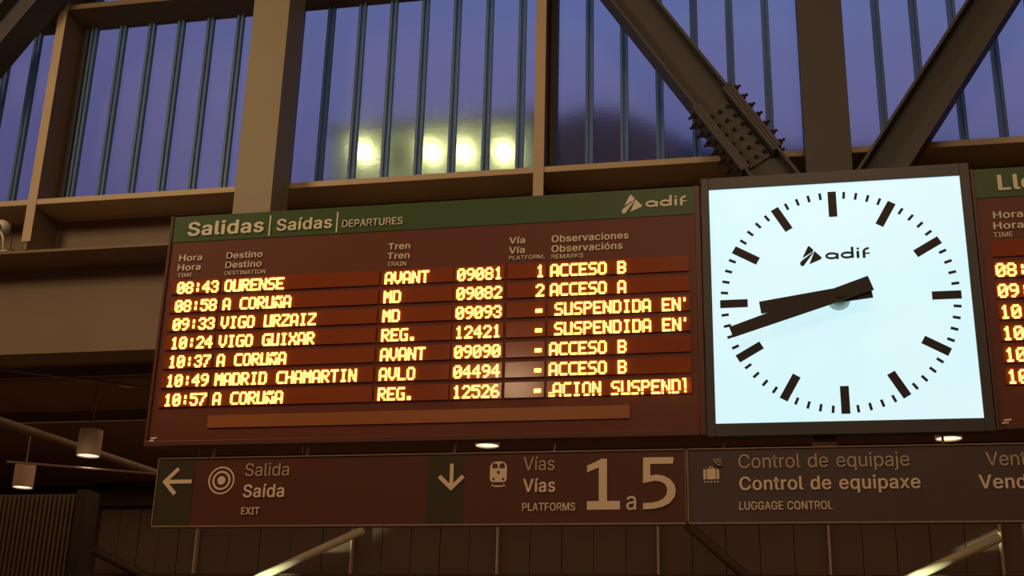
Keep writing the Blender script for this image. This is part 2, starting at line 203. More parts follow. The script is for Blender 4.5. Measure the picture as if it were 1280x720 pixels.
# lettering: outlines kept as point lists, filled as curves and turned into thin meshes
GLYPHS = json.loads(r'''{".":[188,[[95,-4,83,-3,73,1,63,9,55,18,51,29,50,41,51,53,55,64,63,73,73,81,83,85,95,87,107,85,118,81,128,73,135,64,140,53,141,41,140,29,135,18,128,9,118,1,107,-3]]],"1":[453,[[76,0,76,55,391,55,391,0],[276,509,276,0,212,0,212,448,209,448,86,358,86,427,198,509]]],"5":[453,[[221,-7,192,-5,165,1,140,11,118,25,99,41,83,60,71,82,63,105,60,130,122,130,125,115,130,102,138,89,173,60,221,50,241,51,259,56,276,64,291,75,304,89,314,104,322,122,326,141,328,162,326,183,321,203,314,221,303,237,290,251,275,262,257,270,238,275,218,277,167,268,128,246,67,253,96,509,366,509,366,452,151,452,134,301,136,301,178,325,229,334,252,332,274,328,294,321,313,311,330,299,345,285,358,269,370,251,379,231,386,210,390,187,391,163,388,132,381,102,369,76,352,52,332,32,309,15,282,3,253,-4]]],"A":[480,[[16,0,201,509,276,509,463,0,395,0,287,302,264,372,232,478,245,478,213,371,191,302,85,0],[110,142,110,199,370,199,370,142]]],"B":[456,[[60,0,60,509,241,509,274,507,304,501,329,491,350,477,367,461,381,442,390,421,396,398,398,374,397,353,393,336,387,320,356,286,315,267,315,262,331,260,347,254,363,245,378,234,391,220,402,203,411,184,416,161,418,136,416,111,410,88,400,67,386,48,368,31,344,18,317,8,284,2,247,0],[125,57,245,57,281,60,309,67,330,80,344,96,353,115,355,137,354,153,350,169,342,184,333,197,320,209,306,218,289,225,269,229,248,231,125,231],[125,285,238,285,288,296,302,304,314,314,323,326,330,340,335,355,336,372,333,393,326,412,313,429,294,442,270,449,240,452,125,452]]],"C":[510,[[267,-7,242,-6,217,-2,194,5,171,13,150,25,131,39,113,55,97,73,82,93,70,115,59,140,51,166,45,193,41,223,40,254,41,285,45,315,51,343,59,369,70,393,82,415,97,436,113,454,131,470,150,484,171,495,194,504,217,510,242,514,267,516,340,504,362,496,383,485,402,471,419,456,435,438,448,418,459,397,467,373,473,348,408,348,389,395,357,428,315,449,267,456,237,453,209,445,184,432,161,414,141,391,125,364,113,332,106,295,103,254,106,213,113,177,125,145,141,117,161,94,184,76,210,63,237,56,267,53,315,60,357,81,389,114,408,160,473,160,467,135,459,112,448,91,435,71,420,53,402,38,383,24,363,13,341,5,317,-2,293,-6]]],"D":[502,[[219,0,96,0,96,57,215,57,254,60,288,68,318,81,343,99,363,122,379,149,390,181,397,216,399,255,397,294,390,329,379,361,364,388,344,410,320,428,291,441,258,449,221,452,93,452,93,509,225,509,254,507,281,504,307,498,331,489,353,478,385,455,412,426,433,391,444,367,451,342,457,315,460,286,462,255,460,224,457,195,451,168,443,142,433,119,421,97,406,77,390,60,371,44,351,31,328,20,303,11,277,5,249,1],[125,509,125,0,60,0,60,509]]],"E":[419,[[60,0,60,509,372,509,372,452,125,452,125,286,355,286,355,229,125,229,125,57,375,57,375,0]]],"F":[410,[[60,0,60,509,369,509,369,452,125,452,125,278,346,278,346,221,125,221,125,0]]],"G":[520,[[269,-7,242,-6,217,-2,193,5,171,14,149,25,130,39,112,55,96,73,82,93,69,116,59,140,51,166,45,194,41,223,40,254,41,285,45,315,51,343,59,369,69,393,82,415,96,436,112,454,129,470,149,484,170,495,192,504,215,510,239,514,265,516,291,514,316,510,340,504,363,494,384,483,403,469,421,453,436,436,449,416,460,395,468,373,474,349,408,349,387,393,356,427,315,448,265,456,236,453,209,445,183,432,160,414,141,392,125,364,113,332,106,295,103,254,106,213,113,177,125,145,141,117,161,95,184,76,210,63,238,56,269,53,296,55,322,61,345,71,365,85,382,102,396,123,407,147,413,173,415,202,434,199,283,199,283,256,478,256,478,200,475,160,466,124,451,91,431,62,406,38,377,19,344,5,308,-4]]],"H":[517,[[60,0,60,509,125,509,125,289,392,289,392,509,457,509,457,0,392,0,392,232,125,232,125,0]]],"I":[300,[[31,0,31,57,118,57,118,452,31,452,31,509,269,509,269,452,183,452,183,57,269,57,269,0]]],"K":[467,[[104,145,104,216,139,261,174,303,212,344,364,509,448,509,231,276,228,276],[60,0,60,509,125,509,125,334,124,225,125,193,125,0],[372,0,188,259,228,309,449,0]]],"L":[393,[[60,0,60,509,125,509,125,57,361,57,361,0]]],"M":[628,[[60,0,60,509,152,509,277,187,287,159,299,123,311,84,322,49,307,49,318,83,330,121,342,158,352,187,476,509,568,509,568,0,504,0,504,291,504,327,505,369,506,413,507,457,513,457,498,409,482,363,467,322,456,291,342,0,286,0,170,291,159,321,145,361,129,408,112,457,119,457,120,416,121,372,122,328,122,291,122,0]]],"N":[523,[[60,0,60,509,136,509,343,183,363,151,388,107,414,55,405,54,401,108,399,157,399,195,399,509,463,509,463,0,387,0,202,290,177,331,148,381,108,452,119,454,122,384,124,328,125,291,125,0]]],"O":[533,[[267,-7,241,-6,217,-2,194,5,171,13,150,25,131,39,113,55,97,73,82,93,70,115,59,140,51,166,45,193,41,223,40,254,41,285,45,315,51,343,59,369,70,393,82,415,97,436,113,454,131,470,150,484,171,495,194,504,217,510,241,514,267,516,293,514,317,510,340,504,363,495,384,484,403,470,421,454,437,436,451,415,464,393,474,369,482,343,488,315,492,285,493,254,492,223,488,193,482,166,474,140,464,115,451,93,437,73,421,55,403,39,384,25,363,13,340,5,317,-2,293,-6],[267,53,296,55,324,63,349,76,372,94,392,116,408,144,420,176,428,213,430,254,428,295,420,332,408,365,392,392,372,415,349,433,324,446,296,453,267,456,237,453,210,445,184,433,161,415,142,392,125,364,113,332,106,295,103,254,106,213,113,176,125,144,142,117,161,94,184,76,210,63,237,55]]],"P":[445,[[60,0,60,509,235,509,272,506,305,499,332,487,356,471,375,452,390,430,400,404,407,377,409,348,407,318,400,291,390,265,375,243,356,223,332,207,305,195,272,188,235,186,109,186,109,242,233,242,257,244,279,248,297,256,312,266,324,279,333,294,339,310,343,328,344,348,343,367,339,385,333,402,324,416,312,428,297,439,279,446,257,451,232,452,125,452,125,0]]],"R":[449,[[60,0,60,509,236,509,273,506,305,500,333,489,356,473,376,455,390,433,401,408,407,381,409,352,407,323,401,296,390,271,376,250,356,232,333,217,305,206,273,200,236,198,96,198,96,255,234,255,258,256,280,260,298,267,313,276,325,287,334,300,340,316,344,333,345,352,344,371,340,389,334,405,325,419,313,430,298,440,279,446,258,451,233,452,125,452,125,0],[353,0,230,229,303,229,428,0]]],"S":[447,[[224,-9,188,-7,156,-1,128,9,102,23,81,40,64,60,51,83,42,109,38,137,104,137,108,118,114,102,123,88,136,76,150,66,166,59,224,49,246,50,267,54,286,60,303,69,317,79,329,92,338,106,344,122,346,139,344,154,340,168,332,179,296,205,245,222,184,239,145,253,112,269,86,289,67,313,56,341,52,372,54,400,62,425,75,448,92,468,113,484,138,498,165,508,195,514,227,516,259,514,289,508,316,498,340,484,360,468,377,449,390,427,398,403,401,378,337,378,332,402,320,421,302,437,280,449,254,456,225,459,204,457,185,454,167,448,152,440,139,430,129,418,121,405,117,391,115,376,117,359,122,345,131,334,169,308,212,293,264,279,312,264,359,238,395,198,402,180,407,161,408,139,406,112,399,87,386,64,370,43,349,25,323,11,294,0,261,-7]]],"T":[449,[[32,452,32,509,417,509,417,452,257,452,257,0,193,0,193,452]]],"U":[517,[[259,-8,220,-6,186,2,154,15,126,33,103,55,85,80,71,108,63,140,60,173,60,509,124,509,124,178,126,155,132,133,141,113,153,95,169,80,187,68,208,59,232,53,259,52,285,53,309,59,331,68,349,80,364,95,377,113,385,133,391,155,393,178,393,509,457,509,457,173,454,140,446,108,433,80,414,55,391,33,363,15,332,2,297,-6]]],"V":[480,[[204,0,16,509,84,509,192,206,215,137,248,31,235,31,267,138,290,206,395,509,463,509,278,0]]],"X":[474,[[18,0,217,284,217,236,29,509,104,509,178,400,204,361,223,329,243,292,232,292,252,329,272,361,298,400,374,509,446,509,259,239,259,287,456,0,382,0,292,129,268,165,250,195,230,231,244,231,225,196,206,166,182,129,91,0]]],"a":[389,[[160,-9,137,-7,115,-3,94,5,76,15,60,29,48,45,38,63,32,84,30,108,32,128,36,146,43,161,53,174,64,184,78,193,125,211,178,220,234,227,265,235,271,240,274,246,276,255,276,257,267,297,240,322,196,331,149,322,118,301,100,274,41,291,51,313,64,331,79,346,95,358,114,368,133,375,194,384,239,379,286,360,300,350,312,336,322,320,330,301,335,278,337,251,337,0,277,0,277,52,272,52,252,25,215,1],[170,45,192,47,211,51,228,59,242,68,254,80,263,93,270,108,274,122,276,138,276,190,259,182,231,176,200,171,175,168,134,159,103,139,97,130,93,118,92,105,102,72,130,52]]],"b":[424,[[229,-8,208,-7,189,-3,172,4,138,31,118,59,112,59,112,0,53,0,53,509,114,509,114,319,118,319,137,346,171,373,188,379,207,383,229,384,259,382,287,374,313,361,335,342,354,320,370,293,381,261,388,227,390,189,388,151,381,116,370,84,355,57,336,34,313,16,288,3,260,-6],[220,47,242,49,262,55,279,66,294,80,306,97,316,117,323,139,327,163,328,189,327,215,323,239,316,261,307,281,295,298,280,311,262,322,243,328,220,330,198,328,178,322,161,312,147,299,134,282,125,263,118,241,114,216,113,189,114,162,118,138,125,115,135,95,147,78,162,65,179,55,198,49]]],"c":[396,[[207,-8,174,-5,144,3,117,16,93,35,72,58,56,85,44,116,37,150,34,187,37,225,44,260,56,291,72,318,93,341,117,360,144,374,174,382,207,384,260,377,305,356,340,322,362,277,303,262,290,289,270,311,242,325,207,330,184,328,163,321,145,310,130,296,118,278,108,258,102,236,98,212,96,187,98,163,102,139,108,117,118,97,130,80,145,66,163,55,184,49,207,46,243,52,271,66,292,89,304,117,363,102,341,56,306,21,261,-1]]],"d":[424,[[195,-8,165,-6,137,3,111,16,89,34,70,57,55,84,43,116,36,151,34,189,36,227,43,261,55,293,70,320,89,342,112,361,137,374,165,382,196,384,218,383,237,379,253,373,287,346,306,319,311,319,311,509,372,509,372,0,313,0,313,59,307,59,287,31,252,4,236,-3,217,-7],[205,47,226,49,246,55,263,65,278,78,290,95,299,115,306,138,310,162,312,189,310,216,306,241,300,263,290,282,278,299,263,312,246,322,227,328,205,330,182,328,162,322,145,311,130,298,118,281,108,261,102,239,98,215,96,189,98,163,102,139,109,117,118,97,130,80,145,66,162,55,182,49]]],"e":[404,[[212,-8,177,-5,145,3,117,16,92,35,72,58,56,85,44,116,37,150,34,187,36,224,44,258,55,290,71,317,91,340,115,359,142,373,172,382,205,384,266,374,285,366,303,355,319,341,334,324,347,305,357,282,365,256,370,227,371,194,371,169,75,169,75,221,338,221,310,202,308,226,304,248,298,269,288,286,277,301,263,314,246,323,227,328,205,330,183,328,164,323,146,313,131,301,119,286,109,270,102,251,97,231,96,211,96,178,98,151,102,127,110,106,121,88,135,73,151,61,169,53,190,48,212,46,254,53,285,73,306,105,365,91,358,72,348,55,335,39,320,26,302,14,283,4,261,-3,237,-7]]],"g":[425,[[207,-151,180,-149,156,-146,134,-140,82,-110,51,-69,101,-41,122,-66,154,-88,207,-97,236,-95,261,-87,282,-75,298,-58,308,-34,311,-6,311,68,306,68,287,41,252,16,236,10,217,6,195,5,165,7,138,14,113,27,90,43,71,65,55,90,43,120,36,154,34,191,36,229,43,263,55,293,71,320,90,342,112,361,138,374,166,382,196,384,218,383,237,379,253,373,288,346,308,319,313,319,313,379,372,379,372,-9,370,-40,363,-67,350,-90,334,-109,314,-124,291,-136,265,-144,237,-149],[205,59,227,61,246,66,264,75,278,87,290,103,300,121,307,142,311,166,312,193,311,219,307,242,300,264,291,283,279,299,264,312,247,322,227,328,205,330,182,328,163,322,145,312,130,298,118,282,109,262,102,241,98,218,96,193,98,167,102,144,109,123,118,104,131,88,145,76,163,66,183,61]]],"i":[167,[[53,0,53,379,114,379,114,0],[84,443,73,444,63,448,54,455,47,463,43,472,41,483,43,494,47,504,54,512,63,518,73,522,84,524,95,522,105,518,114,512,121,504,125,494,126,483,125,472,121,463,114,455,105,448,95,444]]],"j":[167,[[53,379,114,379,114,-30,112,-52,108,-72,102,-90,92,-106,80,-119,65,-129,47,-137,27,-141,4,-143,-10,-143,-10,-87,2,-87,18,-85,31,-80,40,-72,47,-61,51,-46,53,-29],[83,443,72,444,62,448,53,455,47,463,42,472,41,483,42,494,47,504,53,512,62,518,72,522,83,524,95,522,105,518,114,512,120,504,125,494,126,483,125,472,120,463,114,455,105,448,95,444]]],"l":[189,[[139,-2,112,0,91,8,74,20,62,37,55,59,53,84,53,509,114,509,114,99,120,62,126,57,135,53,146,52,160,53,170,54,181,3,162,-1]]],"n":[410,[[114,227,114,0,53,0,53,379,112,379,112,287,102,287,116,319,132,344,152,362,175,374,200,382,227,384,252,383,275,377,295,369,313,356,328,340,341,321,350,298,355,271,357,240,357,0,296,0,296,235,293,263,286,286,273,304,256,318,235,326,210,329,192,328,176,324,161,317,147,308,136,297,126,283,119,266,115,248]]],"o":[415,[[207,-8,174,-5,144,3,117,16,93,35,72,58,56,85,44,116,37,150,34,187,37,225,44,260,56,291,72,318,93,341,117,360,144,374,174,382,207,384,241,382,271,374,299,360,323,341,343,318,359,291,371,260,379,225,381,187,379,150,371,116,359,85,343,58,323,35,299,16,271,3,241,-5],[207,46,231,49,252,55,270,66,285,80,298,97,307,117,314,139,318,163,319,187,318,212,314,236,307,258,298,278,285,296,270,310,252,321,231,328,207,330,184,328,163,321,145,310,130,296,118,278,108,258,102,236,98,212,96,187,98,163,102,139,108,117,118,97,130,80,145,66,163,55,184,49]]],"p":[424,[[53,-143,53,379,112,379,112,319,118,319,137,346,171,373,188,379,207,383,229,384,259,382,287,374,313,361,335,342,354,320,370,293,381,261,388,227,390,189,388,151,381,116,370,84,355,57,336,34,313,16,288,3,260,-6,229,-8,208,-7,189,-3,173,4,138,31,118,59,114,59,114,-143],[220,47,242,49,262,55,279,66,294,80,306,97,316,117,323,139,327,163,328,189,327,215,323,239,316,261,307,281,295,298,280,311,262,322,243,328,220,330,198,328,178,322,161,312,147,299,134,282,125,263,118,241,114,216,113,189,114,162,118,138,125,115,135,95,147,78,162,65,179,55,198,49]]],"q":[424,[[372,-143,311,-143,311,59,306,59,287,31,252,4,236,-3,217,-7,195,-8,165,-6,137,3,111,16,89,34,70,57,55,84,43,116,36,151,34,189,36,227,43,261,55,293,70,320,89,342,112,361,137,374,165,382,196,384,218,383,237,379,253,373,287,346,307,319,313,319,313,379,372,379],[205,47,226,49,246,55,263,65,278,78,290,95,299,115,306,138,310,162,312,189,310,216,306,241,300,263,290,282,278,299,263,312,246,322,227,328,205,330,182,328,162,322,145,311,130,298,118,281,108,261,102,239,98,215,96,189,98,163,102,139,109,117,118,97,130,80,145,66,162,55,182,49]]],"r":[259,[[53,0,53,379,112,379,112,321,115,321,124,339,137,354,152,367,171,377,191,383,213,385,229,384,243,384,243,322,230,324,207,326,190,324,174,321,159,315,146,306,135,296,126,284,119,269,115,254,114,237,114,0]]],"s":[365,[[182,-8,157,-7,133,-3,112,3,93,12,76,24,62,38,50,54,41,73,36,94,94,107,101,87,111,72,124,60,141,52,160,47,181,45,206,47,227,53,244,62,258,74,265,88,268,103,266,115,262,126,254,136,243,144,229,150,212,155,149,170,118,180,92,192,72,208,58,227,50,249,47,274,49,295,55,314,65,332,79,347,95,360,115,370,137,378,161,383,187,384,212,383,234,379,254,372,271,363,286,352,299,339,324,290,268,277,262,291,254,304,243,316,228,325,210,331,187,333,166,331,147,326,131,317,119,305,111,292,109,277,110,264,115,253,124,243,172,223,229,209,261,200,287,187,306,171,320,153,328,131,331,107,329,85,323,65,312,47,298,31,281,18,260,6,236,-2,210,-7]]],"t":[227,[[204,379,204,327,6,327,6,379],[65,471,126,471,126,98,127,83,130,70,136,61,144,55,156,51,170,50,185,51,202,54,213,2,192,-3,168,-4,138,-1,113,7,92,21,77,41,68,64,65,93]]],"u":[410,[[182,-5,158,-3,135,2,115,11,97,23,82,39,69,59,60,82,54,109,53,139,53,379,114,379,114,144,116,117,124,94,137,75,154,61,175,53,200,50,218,51,234,55,249,62,263,71,274,83,283,97,290,113,295,132,296,153,296,379,357,379,357,0,298,0,298,92,307,92,294,60,277,35,257,17,234,5,209,-3]]],"v":[389,[[163,0,17,379,84,379,165,155,187,87,206,21,184,21,203,87,224,155,305,379,371,379,226,0]]],"x":[379,[[21,0,171,218,171,171,29,379,100,379,147,306,179,253,207,206,175,206,202,253,233,306,282,379,352,379,209,169,209,214,358,0,287,0,231,85,200,136,173,182,205,182,178,136,148,85,91,0]]],"|":[230,[[141,673,141,-164,88,-164,88,673]]],"í":[167,[[53,0,53,379,114,379,114,0],[57,429,104,529,173,529,107,429]]],"ó":[415,[[207,-8,174,-5,144,3,117,16,93,35,72,58,56,85,44,116,37,150,34,187,37,225,44,260,56,291,72,318,93,341,117,360,144,374,174,382,207,384,241,382,271,374,299,360,323,341,343,318,359,291,371,260,379,225,381,187,379,150,371,116,359,85,343,58,323,35,299,16,271,3,241,-5],[207,46,231,49,252,55,270,66,285,80,298,97,307,117,314,139,318,163,319,187,318,212,314,236,307,258,298,278,285,296,270,310,252,321,231,328,207,330,184,328,163,321,145,310,130,296,118,278,108,258,102,236,98,212,96,187,98,163,102,139,108,117,118,97,130,80,145,66,163,55,184,49],[181,429,228,529,297,529,231,429]]]}''')
def text_width(s):
    x = 0
    for ch in s:
        x += 250 if ch == ' ' else GLYPHS[ch][0]
    return x
def lettering(name, parent, s, x0, x1, z, cap, m, bold=0.0, y=-0.003, label=None):
    """s from x0 to x1, baseline z, capital height cap, on the plane y; heavier weights are the outline laid down several times, slightly shifted"""
    cu = bpy.data.curves.new('outline', 'CURVE'); cu.dimensions = '2D'; cu.fill_mode = 'BOTH'; cu.extrude = 0.004
    pen = 0
    for ch in s:
        if ch == ' ': pen += 250; continue
        adv, sps = GLYPHS[ch]
        for sp in sps:
            n = len(sp) // 2; q = cu.splines.new('POLY'); q.points.add(n - 1); q.use_cyclic_u = True
            for i in range(n): q.points[i].co = ((sp[2 * i] + pen) / 1000, sp[2 * i + 1] / 1000, 0, 1)
        pen += adv + bold * 1500
    tmp = bpy.data.objects.new('tmp', cu); COL.objects.link(tmp); bpy.context.view_layer.update()
    me = bpy.data.meshes.new_from_object(tmp.evaluated_get(bpy.context.evaluated_depsgraph_get()))
    bpy.data.objects.remove(tmp); bpy.data.curves.remove(cu)
    if bold:
        bm = bmesh.new(); shifts = [(bold * math.cos(k * math.pi / 4), 0.55 * bold * math.sin(k * math.pi / 4)) for k in range(8)]
        for n_, (dx, dz) in enumerate(shifts):
            n0 = len(bm.verts); bm.from_mesh(me); bm.verts.ensure_lookup_table()
            for v in bm.verts[n0:]: v.co.x += dx; v.co.y += dz; v.co.z += n_ * 0.0004
        bm.to_mesh(me); bm.free()
    xs = [v.co.x for v in me.vertices]; a, b = min(xs), max(xs); sx = (x1 - x0) / (b - a); sz = cap / (0.509 + bold)
    off = world_loc(parent)
    for v in me.vertices:
        v.co = (x0 + (v.co.x - a) * sx - off.x, y - v.co.z * 0.3 - off.y, z + (v.co.y + 0.5 * bold) * sz - off.z)
    me.name = name; me.materials.clear(); me.materials.append(m)
    o = bpy.data.objects.new(name, me); COL.objects.link(o); o.parent = parent; o['kind'] = 'stuff'
    if label: o['label'] = label
    return o

# ------------------------------------------------------------------ dot matrix
DOT = {
'0': '01110 11011 11011 11111 11011 11011 01110', '1': '00110 01110 00110 00110 00110 00110 11111',
'2': '01110 11011 00011 00110 01100 11000 11111', '3': '01110 11011 00011 00110 00011 11011 01110',
'4': '00011 00111 01111 11011 11111 00011 00011', '5': '11111 11000 11110 00011 00011 11011 01110',
'6': '01110 11000 11110 11011 11011 11011 01110', '7': '11111 00011 00011 00110 00110 01100 01100',
'8': '01110 11011 11011 01110 11011 11011 01110', '9': '01110 11011 11011 01111 00011 00011 01110',
':': '00000 00100 00100 00000 00100 00100 00000', '.': '00000 00000 00000 00000 00000 01100 01100',
'-': '00000 00000 00000 11110 11110 00000 00000', "'": '01000 01000 00000 00000 00000 00000 00000',
'A': '01110 11011 11011 11011 11111 11011 11011', 'B': '11110 11011 11011 11110 11011 11011 11110',
'C': '01111 11000 11000 11000 11000 11000 01111', 'D': '11110 11011 11011 11011 11011 11011 11110',
'E': '11111 11000 11000 11110 11000 11000 11111', 'G': '01111 11000 11000 11011 11011 11011 01111',
'H': '11011 11011 11011 11111 11011 11011 11011', 'I': '11111 00110 00110 00110 00110 00110 11111',
'L': '11000 11000 11000 11000 11000 11000 11111', 'M': '11011 11111 11111 11011 11011 11011 11011',
'N': '11011 11011 11111 11111 11111 11011 11011', 'O': '01110 11011 11011 11011 11011 11011 01110',
'P': '11110 11011 11011 11110 11000 11000 11000', 'R': '11110 11011 11011 11110 11110 11011 11011',
'S': '01111 11000 11000 01110 00011 00011 11110', 'T': '11111 00110 00110 00110 00110 00110 00110',
'U': '11011 11011 11011 11011 11011 11011 11111', 'V': '11011 11011 11011 11011 11011 01110 00100',
'X': '11011 11011 01110 00100 01110 11011 11011', 'Z': '11111 00011 00110 01100 11000 11000 11111',
'Ñ': '01101 10110 00000 11011 11111 11111 11011', '1c': '11000 01000 01000 01000 01000 01000 11000'}
# thin-stroke look: a lit column pair reads as one heavy stroke; slashed zero keeps its counter
DOT['0'] = '01110 10001 10011 10101 11001 10001 01110'
for k_, v_ in {'8': '01110 10001 10001 01110 10001 10001 01110', '9': '01110 10001 10001 01111 00001 00010 01100', '3': '01110 10001 00001 00110 00001 10001 01110',
    '2': '01110 10001 00001 00010 00100 01000 11111', '4': '00010 00110 01010 10010 11111 00010 00010', '5': '11111 10000 11110 00001 00001 10001 01110',
    '6': '00110 01000 10000 11110 10001 10001 01110', '7': '11111 00001 00010 00100 00100 01000 01000', '1': '00100 01100 00100 00100 00100 00100 01110',
    'A': '01110 10001 10001 10001 11111 10001 10001', 'B': '11110 10001 10001 11110 10001 10001 11110', 'C': '01111 10000 10000 10000 10000 10000 01111',
    'D': '11110 10001 10001 10001 10001 10001 11110', 'E': '11111 10000 10000 11110 10000 10000 11111', 'G': '01111 10000 10000 10011 10001 10001 01111',
    'H': '10001 10001 10001 11111 10001 10001 10001', 'I': '01110 00100 00100 00100 00100 00100 01110', 'L': '10000 10000 10000 10000 10000 10000 11111',
    'M': '10001 11011 10101 10101 10001 10001 10001', 'N': '10001 11001 11001 10101 10011 10011 10001', 'O': '01110 10001 10001 10001 10001 10001 01110',
    'P': '11110 10001 10001 11110 10000 10000 10000', 'R': '11110 10001 10001 11110 10100 10010 10001', 'S': '01111 10000 10000 01110 00001 00001 11110',
    'T': '11111 00100 00100 00100 00100 00100 00100', 'U': '10001 10001 10001 10001 10001 10001 11111', 'V': '10001 10001 10001 10001 10001 01010 00100',
    'X': '10001 10001 01010 00100 01010 10001 10001', 'Z': '11111 00001 00010 00100 01000 10000 11111', 'Ñ': '01101 10110 00000 10001 11001 10101 10011'}.items(): DOT[k_] = v_
HP, VP, ROW, TOP = 0.00810, 0.00945, 0.1031, 3.8395   # dot pitch, row pitch and top edge on the lamp plane, 3 cm before the strips
def led_text(parent, s, x0, row, scroll=False):
    def fn(bm):
        x = x0
        for ch in s:
            if ch == '\u00bd': x += 3 * HP; continue
            if ch != ' ':
                for r, line in enumerate(DOT[ch].split()):
                    for c, bit in enumerate(line):
                        if bit == '1':
                            zt = TOP - row * ROW - r * VP
                            if scroll and r == 6: zt -= 0.35 * VP
                            hh = VP * (0.55 if scroll and r == 5 else 0.92)
                            box(bm, x + c * HP - 0.0008, x + (c + 1) * HP + 0.0008, -0.015, -0.009, zt - hh, zt)
            x += 6 * HP
    o = part('led_text', parent, LED, fn); o['kind'] = 'stuff'; return o

# ------------------------------------------------------------------ emblem (three-part rounded triangle and four letters)
def _d(cx, cy): p = at(990 + cx / 11.636, 300 + cy / 11.636, 0); return (p.x, p.z)
_polys = [[(232, 96), (248, 94), (262, 104), (312, 152), (298, 176), (150, 268), (164, 238)],
          [(306, 182), (296, 172), (140, 290), (118, 330), (122, 364), (140, 382), (165, 380), (186, 360), (240, 290)],
          [(326, 166), (424, 252), (430, 268), (418, 284), (252, 356)]]
_polys[1] = [(300, 184), (318, 178), (190, 352), (176, 374), (156, 384), (134, 380), (120, 362), (118, 338), (134, 312)]
EMB = [[_d(*q) for q in pl] for pl in _polys]
EX0, EZ0 = _d(118, 382); EX1 = _d(1135, 270)[0]
def emblem(name, parent, m, x0, z0, width, y=-0.003, part_label=None):
    s = width / (EX1 - EX0)
    def T(x, z): return (x0 + (x - EX0) * s, z0 + (z - EZ0) * s)
    def ring(bm, cx, cz, ax, az, th, y, a0=0, a1=360):
        n = 22; O = []; I = []
        for k in range(n + 1):
            a = math.radians(a0 + (a1 - a0) * k / n)
            O.append((cx + ax * math.cos(a), cz + az * math.sin(a))); I.append((cx + (ax - th) * math.cos(a), cz + (az - th) * math.sin(a)))
        for k in range(n): prism(bm, [O[k], O[k + 1], I[k + 1], I[k]], y, y + 0.003)
    def fn(bm):
        for pl in EMB: prism(bm, [T(*q) for q in pl], y, y + 0.003)
        def R(c0, c1): a = T(*_d(*c0)); b_ = T(*_d(*c1)); return a, b_
        cw = 0.0000
        def P(cx, cy): return T(*_d(cx, cy))
        u = (P(1135, 200)[0] - P(480, 200)[0]) / 655
        th = 33 * u
        for cx, cy in ((578, 234), (802, 222)):
            c = P(cx, cy); ring(bm, c[0], c[1], 96 * u, 56 * u, th, y)
        def bar(cx, y0_, y1_, wd=36):
            a = P(cx, y1_); b_ = P(cx, y0_); x = (a[0] + b_[0]) / 2
            prism(bm, [(x - wd * u / 2, a[1]), (x + wd * u / 2, a[1]), (x + wd * u / 2, b_[1]), (x - wd * u / 2, b_[1])], y - 0.0006, y + 0.003)
        bar(658, 196, 280, 40); bar(876, 104, 264, 38); bar(958, 164, 264, 40)
        c = P(955, 128); ring(bm, c[0], c[1], 18 * u, 17 * u, 17.9 * u, y)
        bar(1046, 156, 264, 40)
        c = P(1126, 166); ring(bm, c[0], c[1], 100 * u, 66 * u, th, y, 95, 180)
        a = P(1060, 206); prism(bm, [(a[0], a[1]), (a[0] + 70 * u, a[1]), (a[0] + 70 * u, a[1] + 20 * u), (a[0], a[1] + 20 * u)], y, y + 0.003)
    return part(name, parent, m, fn)

# ================================================================== THE SETTING
def struct(name, m, fn, bevel=0.0):
    bm = bmesh.new(); fn(bm); o = bm_obj(name, bm, m, None, bevel); o['kind'] = 'structure'; return o
XL, XR, YB, YF = -13.0, 9.0, -15.0, 13.0
struct('floor', FLOORM, bx(XL, XR, YB, YF, -0.1, 0))
struct('ceiling', CEILM, bx(XL, XR, YB, 4.2, 10.0, 10.15))
struct('ceiling_concourse', CEILM, bx(XL, XR, 4.45, YF, 5.12, 5.45))
struct('wall_left', WALLM, bx(XL - 0.2, XL, YB, YF, 0, 10))
struct('wall_right', WALLM, bx(XR, XR + 0.2, YB, YF, 0, 10))
struct('wall_back', WALLM, bx(XL, XR, YB - 0.2, YB, 0, 10))

# windows: vertical glass channels between the posts, behind the sill and transom plates
PITCH = 0.3146; X0 = 0.363; GY = 4.05
def window(n, xa, xb, za, zb):
    wn = empty('window_%d' % n, (xa, GY, za), kind='structure')
    k0 = math.ceil((xa + 0.02 - X0) / PITCH); k1 = math.floor((xb - 0.02 - X0) / PITCH)
    edges = [xa] + [X0 + k * PITCH for k in range(k0, k1 + 1)] + [xb]
    for a, b_ in zip(edges, edges[1:]):
        part('pane', wn, GLASS, bx(a + 0.004, b_ - 0.004, GY + 0.05, GY + 0.057, za, zb))
    for x in edges[1:-1]:
        def fn(bm, x=x):
            box(bm, x - 0.034, x - 0.010, GY, GY + 0.048, za, zb); box(bm, x + 0.010, x + 0.034, GY, GY + 0.048, za, zb)
            box(bm, x - 0.012, x + 0.012, GY + 0.030, GY + 0.047, za, zb)
        part('glass_joint', wn, JOINT, fn)
    for x in (xa, xb):
        part('window_frame', wn, PAINT_SHADE, bx(x - 0.03, x + 0.03, GY - 0.02, GY + 0.07, za, zb))
    return wn
PX = [-11.17, -6.38, -1.59, 3.20]          # post centres
n = 1
for a, b_ in zip(PX, PX[1:]):
    window(n, a + 0.06, b_ - 0.06, 6.13, 8.14); n += 1
    window(n, a + 0.06, b_ - 0.06, 8.22, 9.9); n += 1
window(n, PX[-1] + 0.06, PX[-1] + 4.7, 6.13, 8.14); n += 1
window(n, PX[-1] + 0.06, PX[-1] + 4.7, 8.22, 9.9)

